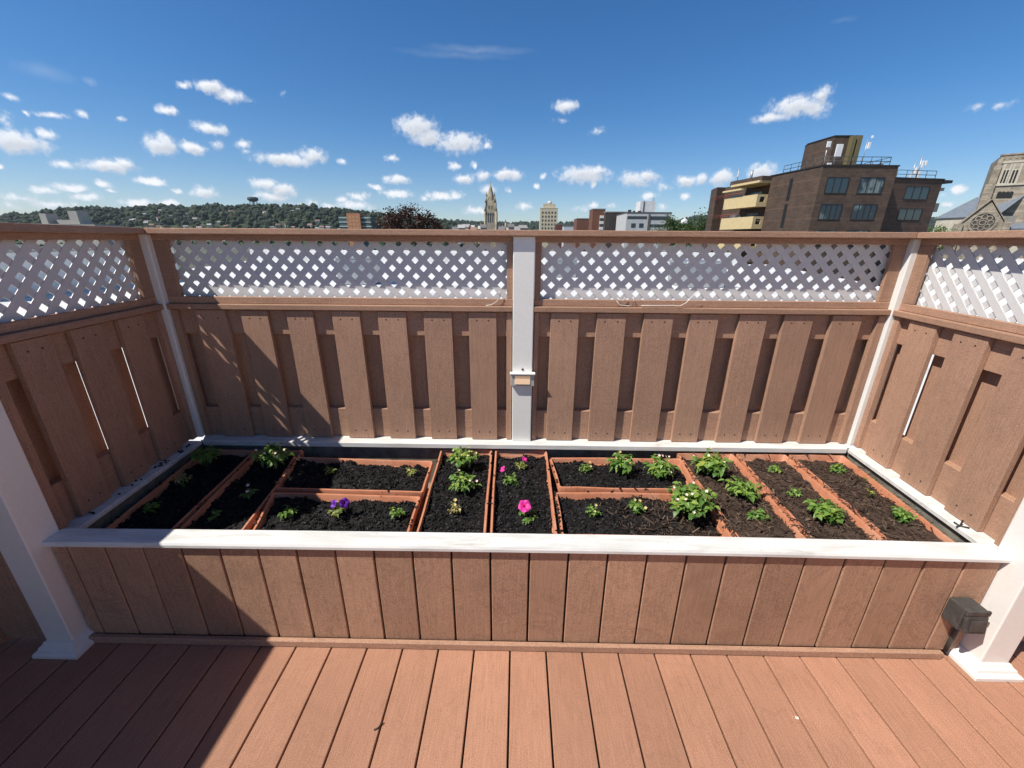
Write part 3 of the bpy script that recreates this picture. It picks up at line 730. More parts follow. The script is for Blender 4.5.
# balconies
wb = Wall(L2, L1); Mw = wb.M(); Lw = wb.L; wo = Wall(L2+wb.n.xy*1.6, L1+wb.n.xy*1.6); sb = wo.at(724, 203)[0]; print('sb', sb, Lw)
for (z0, z1) in ((6.15, 7.55), (3.35, 4.8), (.5, 1.95)):
    b = MB()
    b.box(sb, Lw-.02, .0, 1.6, z0-.12, z0+.1, 0, Mw)
    b.box(sb, Lw-.02, 1.48, 1.6, z0+.1, z1, 0, Mw); b.box(sb, sb+.12, 0, 1.48, z0+.1, z1, 0, Mw)
    b.box(Lw-.14, Lw-.02, 0.0, .4, z0+.1, z1, 0, Mw); b.box(Lw-.14, Lw-.02, 1.15, 1.48, z0+.1, z1, 0, Mw)
    b.box(Lw-.14, Lw-.02, .4, 1.15, z0+.1, z0+.45, 0, Mw); b.box(Lw-.14, Lw-.02, .4, 1.15, z1-.3, z1, 0, Mw)
    bal = put(b, 'balcony', cream, ap)
    b = MB(); b.tube([Mw @ Vector((1.5, 1.3, z1+.45)), Mw @ Vector((7.5, 1.3, z1+.45))], .05, 6)
    for k in range(12): b.tube([Mw @ Vector((1.5+k*.545, 1.3, z1-.2)), Mw @ Vector((1.5+k*.545, 1.3, z1+.45))], .03, 5)
    q = put(b, 'railing', plain('dark red railing', (.2, .035, .03), .6), ap); reparent(q, bal)
    for (da, db) in ((2, 4.6), (6, 8.2)):
        b = MB(); b.box(da, db, -1.385, -1.36, z0+.1, z0+2.1, 0, Mw); put(b, 'balcony_door', curtain, ap)
b = MB(); b.box(sb+1.2, Lw+.1, -1.4, 1.8, 8.95, 9.22, 0, Mw); put(b, 'canopy', cream, ap)
b = MB(); b.box(sb+.6, Lw+.15, -1.4, 1.55, 9.223, 9.75, 0, Mw); put(b, 'roof_edge', bm_, ap)
b = MB(); b.box(sb+.1, sb+4, 1.82, 2.2, 8.3, 8.52, 0, Mw); put(b, 'canopy', cream, ap)
b = MB(); b.box(wr.L+.02, wr.L+1.35, -1.6, .05, 8.42, 8.74, 0, wr.M()); put(b, 'canopy', blackframe, ap)
for z in (7.6, 5.2):
    b = MB(); Mr_ = wr.M(); b.box(wr.L-.3, wr.L+1.1, -1.8, -.4, z, z+.35 if z > 7 else z+1.0, 0, Mr_); put(b, 'balcony', plain('grey concrete', (.3, .27, .22), .8), ap)
# penthouse
p0 = on(835, 136.5, 1, 58.5); zt = p0.z; pl_ = on(808, 144.5, 2, zt); pr_ = on(861, 136.5, 2, zt)
b = MB(); b.prism([(p0.x, p0.y), (pr_.x, pr_.y), (pr_.x+.6, pr_.y+8), (pl_.x+.6, pl_.y+1.5), (pl_.x, pl_.y)], ZR_, zt); pent = put(b, 'penthouse', bm_, ap)
b = MB(); b.prism([(p0.x-.06, p0.y-.06), (pr_.x+.06, pr_.y-.06), (pr_.x+.65, pr_.y+8), (pl_.x+.6, pl_.y+1.55), (pl_.x-.06, pl_.y)], zt+.002, zt+.13); q = put(b, 'roof_edge', blackframe, ap); reparent(q, pent)
olive = plain('olive metal duct', (.15, .125, .06), .6)
for (u0, u1) in ((847.5, 851), (853, 857)):
    wpp = Wall((p0.x, p0.y), (pr_.x, pr_.y)); s0, _ = wpp.at(u0, 145); s1, _ = wpp.at(u1, 145)
    b = MB(); b.box(s0, s1, .01, .7, ZR_, zt-.02, 0, wpp.M()); q = put(b, 'duct', olive, ap); reparent(q, pent)
sa = wpp.at(862, 156); b = MB(); b.box(wpp.L+.1, wpp.L+4.0, -2.5, -.4, ZR_, 11.0, 0, wpp.M()); q = put(b, 'parapet', bm_, ap)
# railings on the roof
b = MB()
def rail_run(b, pts, h=.9, step=1.1, r=.035):
    for k in range(len(pts)-1):
        p, q = Vector(pts[k]), Vector(pts[k+1]); n = max(1, int((q-p).length/step))
        for zz in (h, h*.5): b.tube([p+Vector((0, 0, zz)), q+Vector((0, 0, zz))], r, 5)
        for i in range(n+1): b.tube([p.lerp(q, i/n), p.lerp(q, i/n)+Vector((0, 0, h))], r, 5)
z_ = ZR_+.14
rail_run(b, [(33.9+.3, 59.0, z_), (34.9, 52.8, z_), (42.6, 52.9, z_), (42.8, 57, z_)]); rail_run(b, [(45.5, 55, 8.88), (50.9, 55.8, 8.88)])
put(b, 'railing', plain('dark rail metal', (.06, .06, .06), .5), ap)
# antennas on the roof: things of their own
wht = plain('white antenna panel', (.75, .75, .74), .4)
def antenna(label, u, vtop, vbot, y, panels, pole=.05, zb=None):
    pb = on(u, vbot, 1, y); zb = ZR_+.002 if zb is None else zb
    dz = on(u, vtop, 1, y).z-zb
    t = thing('antenna', label, 'antenna', (pb.x, y, zb), 0, 'antennas on the dark brick block')
    b = MB(); b.tube([(0, 0, 0), (0, 0, dz)], pole, 6); b.build('pole', metal, t)
    for (dx, z0, z1, w) in panels:
        b = MB(); b.box(dx-w/2, dx+w/2, -.22, -.06, z0, z1); b.build('panel', wht, t, .02)
antenna('white flat antenna panel on a thin pole left of the brick penthouse corner', 823, 144, 166, 56, [(0, 2.55, 3.2, .45)])
antenna('larger white antenna panel in front of the brick penthouse', 834, 146, 162, 56, [(.15, 1.5, 2.9, .75), (-.6, .3, .9, .5)])
antenna('tall thin mast with a small white antenna right of the olive ducts', 861, 139, 166, 55, [(.2, 2.2, 2.9, .28), (.35, 3.3, 3.6, .2)], .04)
antenna('tilted cluster mast with several white antennas on the lower right roof', 916, 156, 178, 58, [(-.35, 1.0, 1.8, .22), (.2, 1.7, 2.5, .2), (.55, 1.9, 2.5, .2), (-.8, .4, 1.0, .3), (.1, .5, 1.3, .25)], .07, 8.75)
antenna('thin double mast on the lower right roof beside the cluster', 911, 161, 178, 59, [(.15, 1.2, 1.8, .2)], .05, 8.75)
antenna('short dark vent mast above the balconies of the dark brick block', 751, 170, 178, 66, [], .16, 9.752)
antenna('thin forked mast above the far end of the balconies', 737, 168, 181, 70, [(0, 1.2, 1.9, .25)], .06, 9.752)

# ---- stone church on the right
stone = brick('grey brown stone', (.27, .225, .165), (.4, .345, .265), (.24, .2, .16), .6)
stone2 = plain('pale dressed stone', (.5, .45, .36), .8, 1.5, .15)
slate = plain('grey slate roof', (.15, .175, .21), .7, 1.5, .15)
T0 = P(999, 163, 75)
te = Vector((.76, -.65)).normalized()
tw = Wall((T0.x, T0.y), (T0.x+te.x*11, T0.y+te.y*11))
ch = thing('church', 'grey stone church with a square tower, a rose window gable and slate roofs', 'church', (T0.x, T0.y, GZ))
Mt = tw.M()
ztop = tw.at(1002, 155)[1]; zc1 = tw.at(998, 163)[1]; zc2 = tw.at(990, 185.6)[1]
b = MB(); b.box(0, 11, -11, 0, GZ, ztop-.9, 0, Mt)
b.box(0, 11, -.5, -.003, ztop-.898, ztop-.12, 0, Mt); b.box(.003, .5, -11, -.503, ztop-.898, ztop-.12, 0, Mt); b.box(-.12, 11.1, -.6, .12, ztop-.118, ztop+.12, 0, Mt)
for k in range(14): b.box(.35+k*.75, .35+k*.75+.3, -.0025, .07, ztop-.75, ztop-.3, 0, Mt)
b.box(-.75, .55, -.7, .55, GZ, zc2+.2, 0, Mt); b.box(-.45, .5, -.5, .38, zc2+.203, zc1-.5, 0, Mt)
b.box(-.2, .4, -.4, .25, zc1-.497, zc1+.6, 0, Mt)
put(b, 'tower', stone, ch)
b = MB(); b.box(-.15, 11.1, -.3, .15, zc1-.15, zc1+.15, 0, Mt); b.box(-.2, 11.1, -.3, .2, zc2-.15, zc2+.15, 0, Mt); put(b, 'cornice', stone2, ch)
def lancet(w, s0, s1, z0, z1, n0=.004, dep=.05, seg=8):
    c = (s0+s1)/2; r = (s1-s0)/2; pts = [(s0, z0), (s1, z0)]
    for k in range(seg+1):
        a = math.pi*k/seg; pts.append((c+r*math.cos(a), z1-r+r*math.sin(a)*1.0))
    m = w.M(); b = MB(); k = len(pts)
    vs = [m @ Vector((p[0], n0+dep, p[1])) for p in pts]+[m @ Vector((p[0], n0, p[1])) for p in pts]
    b.add(vs, [tuple(range(k)), tuple(range(2*k-1, k-1, -1))]+[(i, k+i, k+(i+1) % k, (i+1) % k) for i in range(k)])
    return b
for (ua, ub) in ((1004.8, 1010.3), (1013.8, 1020)):
    s0, z1 = tw.at(ua+1.7, 164); s1, _ = tw.at(ub+1.7, 164); z0 = tw.at(ua, 183)[1]; s0 += -.05; w_ = s1-s0
    o = put(lancet(tw, s0-.25, s1+.25, z0-.3, z1+.5, .004, .06), 'window', stone2, ch)
    for k in range(2):
        a_ = s0+k*w_/2+.06; q = put(lancet(tw, a_, a_+w_/2-.14, z0, z1-1.0, .065, .02), 'louvre', darkhole, ch); reparent(q, o)
    q = put(lancet(tw, s0+.1, s1-.1, z1-.75, z1+.25, .065, .02), 'tracery', stone, ch); reparent(q, o)
for k in range(4):
    u = 996+k*4; s0, z0 = tw.at(u-.5, 198.3); _, z1 = tw.at(u+2, 191.5); o = put(lancet(tw, s0, s0+.5, z0, z1), 'window', darkhole, ch)
# gable with rose window, standing forward of the tower
gw = Wall((T0.x-te.x*4.2+te.y*3.2, T0.y-te.y*4.2-te.x*3.2), (T0.x+te.x*6+te.y*3.2, T0.y+te.y*6-te.x*3.2))
sA, zA = gw.at(991.5, 201); sL, zL = gw.at(967, 228); sR, zR2 = gw.at(1007.5, 222); sL = sA-(sR-sA)*1.0-.3
def gable(b, w, sl, sa, sr, zl, za, zr, n0, n1, zb=GZ, m=0):
    mm = w.M(); pts = [(sl, zb), (sr, zb), (sr, zr), (sa, za), (sl, zl)]; k = 5
    vs = [mm @ Vector((p[0], n1, p[1])) for p in pts]+[mm @ Vector((p[0], n0, p[1])) for p in pts]
    b.add(vs, [tuple(range(k)), tuple(range(2*k-1, k-1, -1))]+[(i, k+i, k+(i+1) % k, (i+1) % k) for i in range(k)], m)
zl_ = (zL+zR2)/2
b = MB(); gable(b, gw, sL, sA, sR, zl_, zA, zl_, -6, 0); put(b, 'gable', stone, ch)
b = MB(); mm = gw.M()
for (s0, z0, s1, z1) in ((sL-.3, zl_-.4, sA, zA+.25), (sA, zA+.25, sR+.3, zl_-.4)):
    d = Vector((s1-s0, z1-z0)).normalized(); nrm = Vector((-d.y, d.x))*.12
    pts = [(s0, z0), (s1, z1), (s1+nrm.x, z1+nrm.y), (s0+nrm.x, z0+nrm.y)]
    vs = [mm @ Vector((p[0], .3, p[1])) for p in pts]+[mm @ Vector((p[0], -4, p[1])) for p in pts]
    b.add(vs, [(0, 1, 2, 3), (7, 6, 5, 4), (0, 4, 5, 1), (1, 5, 6, 2), (2, 6, 7, 3), (3, 7, 4, 0)])
b.box(sL-.5, sL+.7, -.8, .6, GZ, zl_+.3, 0, mm); b.box(sR-.5, sR+.5, -.8, .6, GZ, zl_+.5, 0, mm)
put(b, 'gable_coping', stone, ch)
sC, zC = gw.at(982.5, 222.5)
def disc(b, w, s, z, r0, r1, n0, n1, seg=28, m=0):
    mm = w.M(); vs = []
    for (r, n_) in ((r0, n1), (r1, n1), (r1, n0), (r0, n0)):
        vs += [mm @ Vector((s+r*math.cos(2*math.pi*k/seg), n_, z+r*math.sin(2*math.pi*k/seg))) for k in range(seg)]
    fs = [(j*seg+k, j*seg+(k+1) % seg, ((j+1) % 4)*seg+(k+1) % seg, ((j+1) % 4)*seg+k) for j in range(4) for k in range(seg)]
    b.add(vs, fs, m)
b = MB(); disc(b, gw, sC, zC, 1.55, 1.9, .005, .15); disc(b, gw, sC, zC, .35, .5, .02, .1, 12)
for k in range(8):
    a = 2*math.pi*k/8; disc(b, gw, sC+1.02*math.cos(a), zC+1.02*math.sin(a), .3, .43, .02, .1, 12)
rw = put(b, 'rose_window', stone, ch)
b = MB(); disc(b, gw, sC, zC, .01, 1.55, .003, .018); q = put(b, 'pane', plain('leaded church glass', (.07, .06, .05), .5, 3, .5), ch); reparent(q, rw)
# left nave with slate roof, right aisle
nb = [Vector((p.x, p.y)) for p in (P(937, 219, 84), P(968, 221.5, 79))]
nw = Wall(nb[0], nb[1]+(nb[1]-nb[0])*.8)
mm = nw.M(); ze = P(937, 218.5, 84).z; zr_ = ze+3.9
b = MB(); b.box(0, nw.L, -9, 0, GZ, ze, 0, mm); put(b, 'wall', stone2, ch)
b = MB(); b.add([mm @ Vector(p) for p in ((-.3, .3, ze), (nw.L, .3, ze), (nw.L, -4.5, zr_), (2.4, -4.5, zr_), (-.3, -9.3, ze), (nw.L, -9.3, ze))], [(0, 1, 2, 3), (0, 3, 4), (3, 2, 5, 4), (0, 4, 5, 1)]); put(b, 'roof', slate, ch)
for s in (3.6, 7.2): o = put(lancet(nw, s, s+1.0, ze-3.2, ze-1.2), 'window', darkhole, ch)
b = MB(); q0 = mm @ Vector((7, -4.5, zr_)); b.box(q0.x-.08, q0.x+.08, q0.y-.08, q0.y+.08, zr_-.2, zr_+1.2); b.box(q0.x-.35, q0.x+.35, q0.y-.07, q0.y+.07, zr_+.55, zr_+.72); put(b, 'finial', darkhole, ch)
aw = Wall((gw.A+gw.e*sR).xy, (gw.A+gw.e*(sR+8)).xy); mm = aw.M()
za_ = zl_-.6
b = MB(); b.box(.5, 8, -3, -.3, GZ, za_, 0, mm); put(b, 'wall', stone, ch)
b = MB(); b.add([mm @ Vector(p) for p in ((.5, 0, za_), (8, 0, za_), (8, -3.1, za_+2.6), (.5, -3.1, za_+.6))], [(0, 1, 2, 3)]); b.box(.5, 8, -.2, 0, za_-.25, za_-.003, 0, mm); put(b, 'roof', slate, ch)
for s in (1.3, 3.6):
    b = MB(); gable(b, aw, s, s+.75, s+1.5, za_-1.5, za_-.75, za_-1.5, -.28, .1, GZ); o = put(b, 'dormer', stone2, ch)
    for k in range(2): q = put(lancet(aw, s+.25+k*.55, s+.7+k*.55, za_-3, za_-1.5, .105, .03), 'window', darkhole, ch); reparent(q, o)

# ---- generic blocks further off
wallm = {}
def wm(c):
    if c not in wallm: wallm[c] = plain('render %d' % len(wallm), c, .8, .3, .1, 0, 0)
    return wallm[c]
def block(name, label, u0, u1, vt, d, dep, c, wins=None, roof=(.25, .24, .23), group=None, mat=None, cat='building', wcol=None, rowbands=None, rot=0):
    p, q = P(u0, vt, d), P(u1, vt, d); z = (p.z+q.z)/2; y = (p.y+q.y)/2
    t = thing(name, label, cat, (p.x, y, GZ), rot, group); h = z-GZ; w = q.x-p.x
    b = MB(); b.box(0, w, 0, dep, 0, h); b.build('wall', mat or wm(c), t)
    b = MB(); b.box(-.15, w+.15, -.15, dep+.15, h+.003, h+.5); b.build('roof', wm(roof), t)
    px = d/F
    if wins:
        for (a, e_, zt0, zt1) in wins:                # window in fractions of width and pixels under the roof line
            b = MB(); b.box(a*w, e_*w, -.08, -.004, h-zt1*px, h-zt0*px); b.build('window', wcol or glass, t)
    return t, w, h, px
def grid(nx, ny, x0, x1, z0, z1, fw=.6, fh=.55):
    out = []
    for i in range(nx):
        for j in range(ny):
            a = x0+(x1-x0)*(i+.5-fw/2)/nx; e_ = x0+(x1-x0)*(i+.5+fw/2)/nx
            c = z0+(z1-z0)*(j+.5-fh/2)/ny; d_ = z0+(z1-z0)*(j+.5+fh/2)/ny; out.append((a, e_, c, d_))
    return out
dw = plain('far window', (.05, .06, .07), .3)
# cream tower block
t, w, h, px = block('apartment_tower', 'cream tall apartment tower with rows of small windows, right of the stone spire', 540.5, 558, 208.5, 450, 20, (.55, .48, .34), grid(5, 6, .05, .95, 2, 24, .5, .5), (.5, .44, .32), wcol=dw)
b = MB(); b.box(3, w-2.5, 3, 15, h+.5, h+5); b.build('penthouse', wm((.55, .48, .34)), t)
b = MB(); b.tube([(w*.55, 8, h+5), (w*.55, 8, h+8)], 2.2, 12); b.build('water_tank', wm((.6, .58, .52)), t)
# orange brick block on the left
t, w, h, px = block('office_building', 'orange brick block with green glass wings in front of the wooded hill', 346, 359.5, 213, 500, 25, (.45, .2, .1), grid(3, 4, .1, .9, 2, 16, .55, .5), (.1, .07, .06), wcol=wm((.5, .3, .16)))
for (a, e_) in ((-11, -.1), (w+.1, w+12)):
    b = MB(); b.box(a, e_, 3, 22, 0, h-3.5); o = b.build('glass_wing', wm((.06, .11, .11)), t)
    for k in range(4):
        b = MB(); b.box(a-.3, e_+.3, 2.6, 2.99, h-6-k*5, h-4.8-k*5); q = b.build('floor_band', wm((.45, .5, .48)), t); q.parent = o
# brick jumble and white modern block on the right of centre
block('brick_building', 'low red brown brick building just right of the cream tower', 577, 592, 219, 260, 15, (.17, .07, .045))
block('small_dark_house', 'small dark red flat block at the foot of the cream tower', 556, 564, 224.5, 400, 12, (.13, .04, .035))
block('white_shed', 'low pale shed between the cream tower and the red brick building', 564, 576, 226.5, 330, 12, (.5, .52, .55))
t, w, h, px = block('brick_stair_tower', 'tall narrow red brown brick block left of the white office', 593, 605.5, 209.5, 230, 12, (.16, .065, .04))
b = MB(); b.box(4.2, w+1.2, -.9, -.01, 0, h-3.2); o = b.build('stair_panel', wm((.72, .72, .7)), t)
for k in range(5):
    b = MB(); b.box(4.1, w+1.3, -.98, -.905, h-6-k*3.1, h-4.6-k*3.1); q = b.build('window_band', dw, t); q.parent = o
t, w, h, px = block('dark_brick_building', 'dark brown flat roofed brick building between the stair block and the white office', 606, 626.5, 212.5, 225, 16, (.055, .042, .036), [(.66, .76, 1.5, 5), (.66, .76, 9, 13), (.1, .2, 6, 14)], wcol=dw)
t, w, h, px = block('office_building', 'white and grey office with dark window bands and a white rooftop box', 627, 671.5, 213.2, 200, 22, (.5, .5, .5), [(.02, .46, 2.8, 5.4), (.54, .98, 2.8, 6.2), (.54, .98, 10.3, 13), (.12, .22, 9.5, 13.5), (.3, .4, 9.5, 13.5)], (.08, .075, .07), wcol=dw)
b = MB(); b.box(w*.49, w*.52, -.5, -.01, 0, h-.3); b.build('pier', wm((.12, .09, .07)), t)
b = MB(); b.box(w*.33, w*.67, 4, 12, h+.5, h+5.8); o = b.build('rooftop_box', wm((.68, .68, .67)), t)
b = MB(); b.box(w*.4, w*.415, 3.7, 3.99, h+.5, h+5.9); q = b.build('pipe', wm((.1, .08, .07)), t); q.parent = o
b = MB(); b.tube([(w*.65, 6, h+5.8), (w*.65, 6, h+8)], .12, 5); b.tube([(w*.62, 6, h+7.2), (w*.66, 6, h+7.2)], .06, 5); q = b.build('aerial', wm((.1, .1, .1)), t); q.parent = o
r2 = random.Random(11)
for k in range(9):
    x = w*(-.4+.9*k/8); hh = r2.uniform(.6, 1.4)
    if abs(x-w*.5) < w*.2: continue
    b = MB(); b.box(x, x+r2.uniform(.5, 1.6), 1.5+max(0, -x)*0, 3, h+.5, h+.5+hh)
    if x > 0: b.build('roof_unit', dark, t)
# white domed turret among the trees
p = P(684, 224, 190)
t = thing('domed_turret', 'small white turret with a pale dome among the trees left of the dark brick block', 'turret', (p.x, p.y, GZ))
b = MB(); b.tube([(0, 0, 0), (0, 0, p.z-GZ)], 1.3, 14); b.build('drum', wm((.7, .7, .7)), t)
b = MB(); pr = [(2.1, 0), (2.2, .4), (1.9, 1.1), (1.3, 1.8), (.5, 2.3), (.12, 2.6), (.1, 3.6)]
vs = [(r*math.cos(2*math.pi*k/14), r*math.sin(2*math.pi*k/14), p.z-GZ+z) for (r, z) in pr for k in range(14)]
b.add(vs, [(i*14+k, i*14+(k+1) % 14, (i+1)*14+(k+1) % 14, (i+1)*14+k) for i in range(len(pr)-1) for k in range(14)], 0, True); b.build('dome', wm((.55, .56, .57)), t)
# gothic spire
p = P(491, 228, 430); px = 430/F
t = thing('church_spire', 'tall slender gothic stone spire rising above the rooftops near the middle', 'spire', (p.x, p.y, GZ))
hz = lambda v: P(491, v, 430).z-GZ
sm_ = plain('spire stone', (.34, .29, .21), .8, .2, .35, 0, 0)
b = MB()
def sq(b, z0, r0, z1, r1, ch_=.0): b.add([(-r0, -r0, z0), (r0, -r0, z0), (r0, r0, z0), (-r0, r0, z0), (-r1, -r1, z1), (r1, -r1, z1), (r1, r1, z1), (-r1, r1, z1)], ((0,1,5,4),(1,2,6,5),(2,3,7,6),(3,0,4,7),(4,5,6,7)))
sq(b, 0, 6.3, hz(216), 5.9); sq(b, hz(216), 5.6, hz(207), 5.2); sq(b, hz(207), 5.0, hz(201), 4.2)
for (sx, sy_) in ((-1, -1), (1, -1), (1, 1), (-1, 1)):
    for (r_, z0, z1, q_) in ((5.9, 0, 212, 1.0), (5.2, 212, 204, .75), (4.1, 204, 198, .6)):
        zz0 = hz(z0) if z0 else 0; b.tube([(sx*r_, sy_*r_, zz0), (sx*r_, sy_*r_, hz(z1))], q_, 6); b.tube([(sx*r_, sy_*r_, hz(z1)), (sx*r_, sy_*r_, hz(z1)+5)], q_, 6, 0, .05)
sp = b.build('tower', sm_, t)
b = MB(); n = 8
pr = [(4.1, hz(201)), (3.6, hz(198)), (2.2, hz(192)), (1.2, hz(188.5)), (.35, hz(186)), (.2, hz(182.5))]
vs = [(r*math.cos(2*math.pi*(k+.5)/n), r*math.sin(2*math.pi*(k+.5)/n), z) for (r, z) in pr for k in range(n)]
b.add(vs, [(i*n+k, i*n+(k+1) % n, (i+1)*n+(k+1) % n, (i+1)*n+k) for i in range(len(pr)-1) for k in range(n)]); b.build('steeple', sm_, t)
for k in (-1, 0, 1):
    b = MB(); b.box(k*2.4-.55, k*2.4+.55, -6.05, -5.6, hz(223), hz(213.5)); b.build('louvre', dw, t)
for k in (-1, 1):
    b = MB(); b.box(k*1.5-.45, k*1.5+.45, -5.35, -4.9, hz(211.5), hz(206.5)); b.build('louvre', dw, t)
# rooftops round the spire
r2 = random.Random(5)
def house(label, u, v, d, w, hgt, dep, c, rc, group, rz=0, name='house', lift=0):
    p = P(u, v, d)
    t = thing(name, label, 'house', (p.x, p.y, p.z-hgt), rz, group)
    b = MB(); b.add([(-w/2, 0, -lift), (w/2, 0, -lift), (w/2, dep, -lift), (-w/2, dep, -lift), (-w/2, 0, hgt*.68), (w/2, 0, hgt*.68), (w/2, dep, hgt*.68), (-w/2, dep, hgt*.68)], ((0,1,5,4),(1,2,6,5),(2,3,7,6),(3,0,4,7)), 0)
    b.build('wall', wm(c), t)
    b = MB(); z0 = hgt*.66; b.add([(-w/2-.4, -.5, z0), (w/2+.4, -.5, z0), (w/2+.4, dep+.5, z0), (-w/2-.4, dep+.5, z0), (-w/2-.4, dep/2, hgt), (w/2+.4, dep/2, hgt)], ((0,1,5,4),(2,3,4,5),(1,2,5),(3,0,4),(3,2,1,0)), 0)
    b.build('roof', wm(rc), t)
    return t
cs = [(.6, .58, .53), (.45, .36, .28), (.32, .3, .29), (.55, .42, .34), (.7, .68, .64)]
rs = [(.16, .15, .15), (.26, .15, .11), (.3, .28, .27), (.42, .4, .38)]
for k in range(16):
    u = 456+k*4.6+r2.uniform(-1.5, 1.5)
    if abs(u-491) < 6: continue
    house('small pale gabled roof in the row of rooftops at the foot of the spire', u, r2.uniform(223.5, 227.5), r2.uniform(380, 420), r2.uniform(5, 8), 9, 8, r2.choice(cs), r2.choice(rs), 'rooftops at the foot of the spire', r2.uniform(-.3, .3), lift=8)
for (u, v, w, l) in ((502, 221, .5, 'thin dark pinnacle just right of the stone spire'), (505.5, 218.5, .6, 'taller thin dark pinnacle right of the stone spire'), (480.5, 222, .7, 'short pale stone pinnacle left of the stone spire')):
    p = P(u, v, 425); t = MB(); t.tube([(p.x, p.y, GZ), (p.x, p.y, p.z-4)], 1.1, 6); t.tube([(p.x, p.y, p.z-4), (p.x, p.y, p.z)], 1.0, 6, 0, .1); tag(t.build('pinnacle', sm_), l, 'pinnacle')
# left: pale concrete works
t, w, h, px = block('concrete_works', 'low pale concrete building with two upright blocks, far left in front of the hill', 28, 95, 224.5, 360, 25, (.42, .4, .35), [(.02, .25, 2, 3.2), (.35, .6, 2, 3.2)], (.36, .35, .32), wcol=dw)
for (u, v, ww) in ((43, 213.5, 6), (74, 211, 8)):
    x = P(u, v, 360).x-P(28, 224.5, 360).x; hh = P(u, v, 360).z-GZ
    b = MB(); b.box(x-ww/2, x+ww/2, 2, 12, h+.51, hh); b.build('block', wm((.4, .38, .34)), t)
b = MB(); b.box(w*.34, w*.74, 6, 14, h+.51, h+4.2); b.build('upper_storey', wm((.36, .34, .31)), t)

# ---- hills, woods, hillside houses
SK1 = [(-400, 212), (-120, 214), (0, 216.5), (14, 214.5), (25, 216), (41, 212.5), (59, 209.5), (85, 208.5), (98, 207), (109, 208), (123, 209), (137, 207), (158, 205.3), (183, 207), (200, 205), (217, 204.5), (230, 206.5), (246, 205), (271, 205.3), (290, 205.8), (303, 204.5), (315, 206), (326, 209), (338, 208.5), (350, 211.6), (366, 212.5), (378, 214), (403, 215.5), (433, 219), (450, 223), (470, 228), (500, 236)]
SK2 = [(380, 224), (420, 221), (445, 221.5), (456, 219.5), (465, 220.5), (482, 221.5), (502, 222), (540, 221.5), (562, 221.5), (600, 222), (640, 221), (675, 220), (690, 217.5), (701, 215), (711, 215.5), (740, 214), (790, 216), (900, 219), (1000, 214), (1200, 212), (1500, 214)]
def interp(sk, u):
    for k in range(len(sk)-1):
        if sk[k][0] <= u <= sk[k+1][0]:
            a = (u-sk[k][0])/(sk[k+1][0]-sk[k][0]); return sk[k][1]*(1-a)+sk[k+1][1]*a
    return sk[0][1] if u < sk[0][0] else sk[-1][1]
hillm = plain('hillside undergrowth', (.03, .05, .018), .95, .02, .4, 0, 0)
tint = leaf('far tree foliage', (.010, .025, .012), (.025, .046, .02), .12, .9)
def hill(sk, D, near, th, name, u0, u1, step):
    us = []; u = u0
    while u <= u1: us.append(u); u += step
    ts = [0, .15, .3, .45, .6, .75, .88, 1.0]
    def pt(u, t):
        rp = P(u, interp(sk, u), D); rz = rp.z-th
        q = Vector((rp.x, rp.y))*(near+(1-near)*t)
        s_ = t*t*(3-2*t)*.55+t*.45
        return Vector((q.x, q.y, GZ-2+(rz-GZ+2)*s_))
    b = MB(); vs = [pt(u, t) for u in us for t in ts]+[Vector((pt(u, 1).x*1.35, pt(u, 1).y*1.35, GZ-3)) for u in us]
    nt_ = len(ts); fs = [(i*nt_+j, (i+1)*nt_+j, (i+1)*nt_+j+1, i*nt_+j+1) for i in range(len(us)-1) for j in range(nt_-1)]
    o_ = len(us)*nt_; fs += [(i*nt_+nt_-1, (i+1)*nt_+nt_-1, o_+i+1, o_+i) for i in range(len(us)-1)]
    b.add(vs, fs, 0, True); tag(b.build(name, hillm), kind='structure'); return pt
bmx = bmesh.new(); bmesh.ops.create_icosphere(bmx, subdivisions=2, radius=1); IV = [v.co.copy() for v in bmx.verts]; IF = [tuple(v.index for v in f.verts) for f in bmx.faces]; bmx.free()
bmx = bmesh.new(); bmesh.ops.create_icosphere(bmx, subdivisions=1, radius=1); JV = [v.co.copy() for v in bmx.verts]; JF = [tuple(v.index for v in f.verts) for f in bmx.faces]; bmx.free()
def blobs(b, c, r, r2, V=JV, Fc=JF):
    o = Vector((r2.random()*50, r2.random()*50, 0)); k = r2.uniform(.8, 1.25)
    b.add([c+Vector((v.x*r, v.y*r, v.z*r*k))*(1+.55*noise.noise(v*1.6+o)) for v in V], Fc, 0, False)
pt1 = hill(SK1, 1500, .62, 9, 'hill', -400, 500, 7)
pt2 = hill(SK2, 3200, .75, 14, 'distant_hill', 380, 1500, 14)
b = MB(); r2 = random.Random(21)
for k in range(4200):
    u = r2.uniform(-180, 490); t = 1-abs(r2.gauss(0, .45))
    if t < 0: continue
    p = pt1(u, t); r = r2.uniform(4.5, 13) if r2.random() < .6 else r2.uniform(4, 7); blobs(b, p+Vector((0, 0, r*.5)), r, r2)
tag(b.build('hillside_woods', tint), 'dark green woods covering the long hill on the left skyline', 'woods', kind='stuff')
b = MB()
for k in range(2600):
    u = r2.uniform(420, 1060); t = 1-abs(r2.gauss(0, .4))
    if t < 0 or (725 < u < 925 and r2.random() < .8): continue
    p = pt2(u, t); r = r2.uniform(9, 16); blobs(b, p+Vector((0, 0, r*.4)), r, r2)
tag(b.build('distant_woods', tint), 'blue green woods on the low far ridge right of the middle', 'woods', kind='stuff')
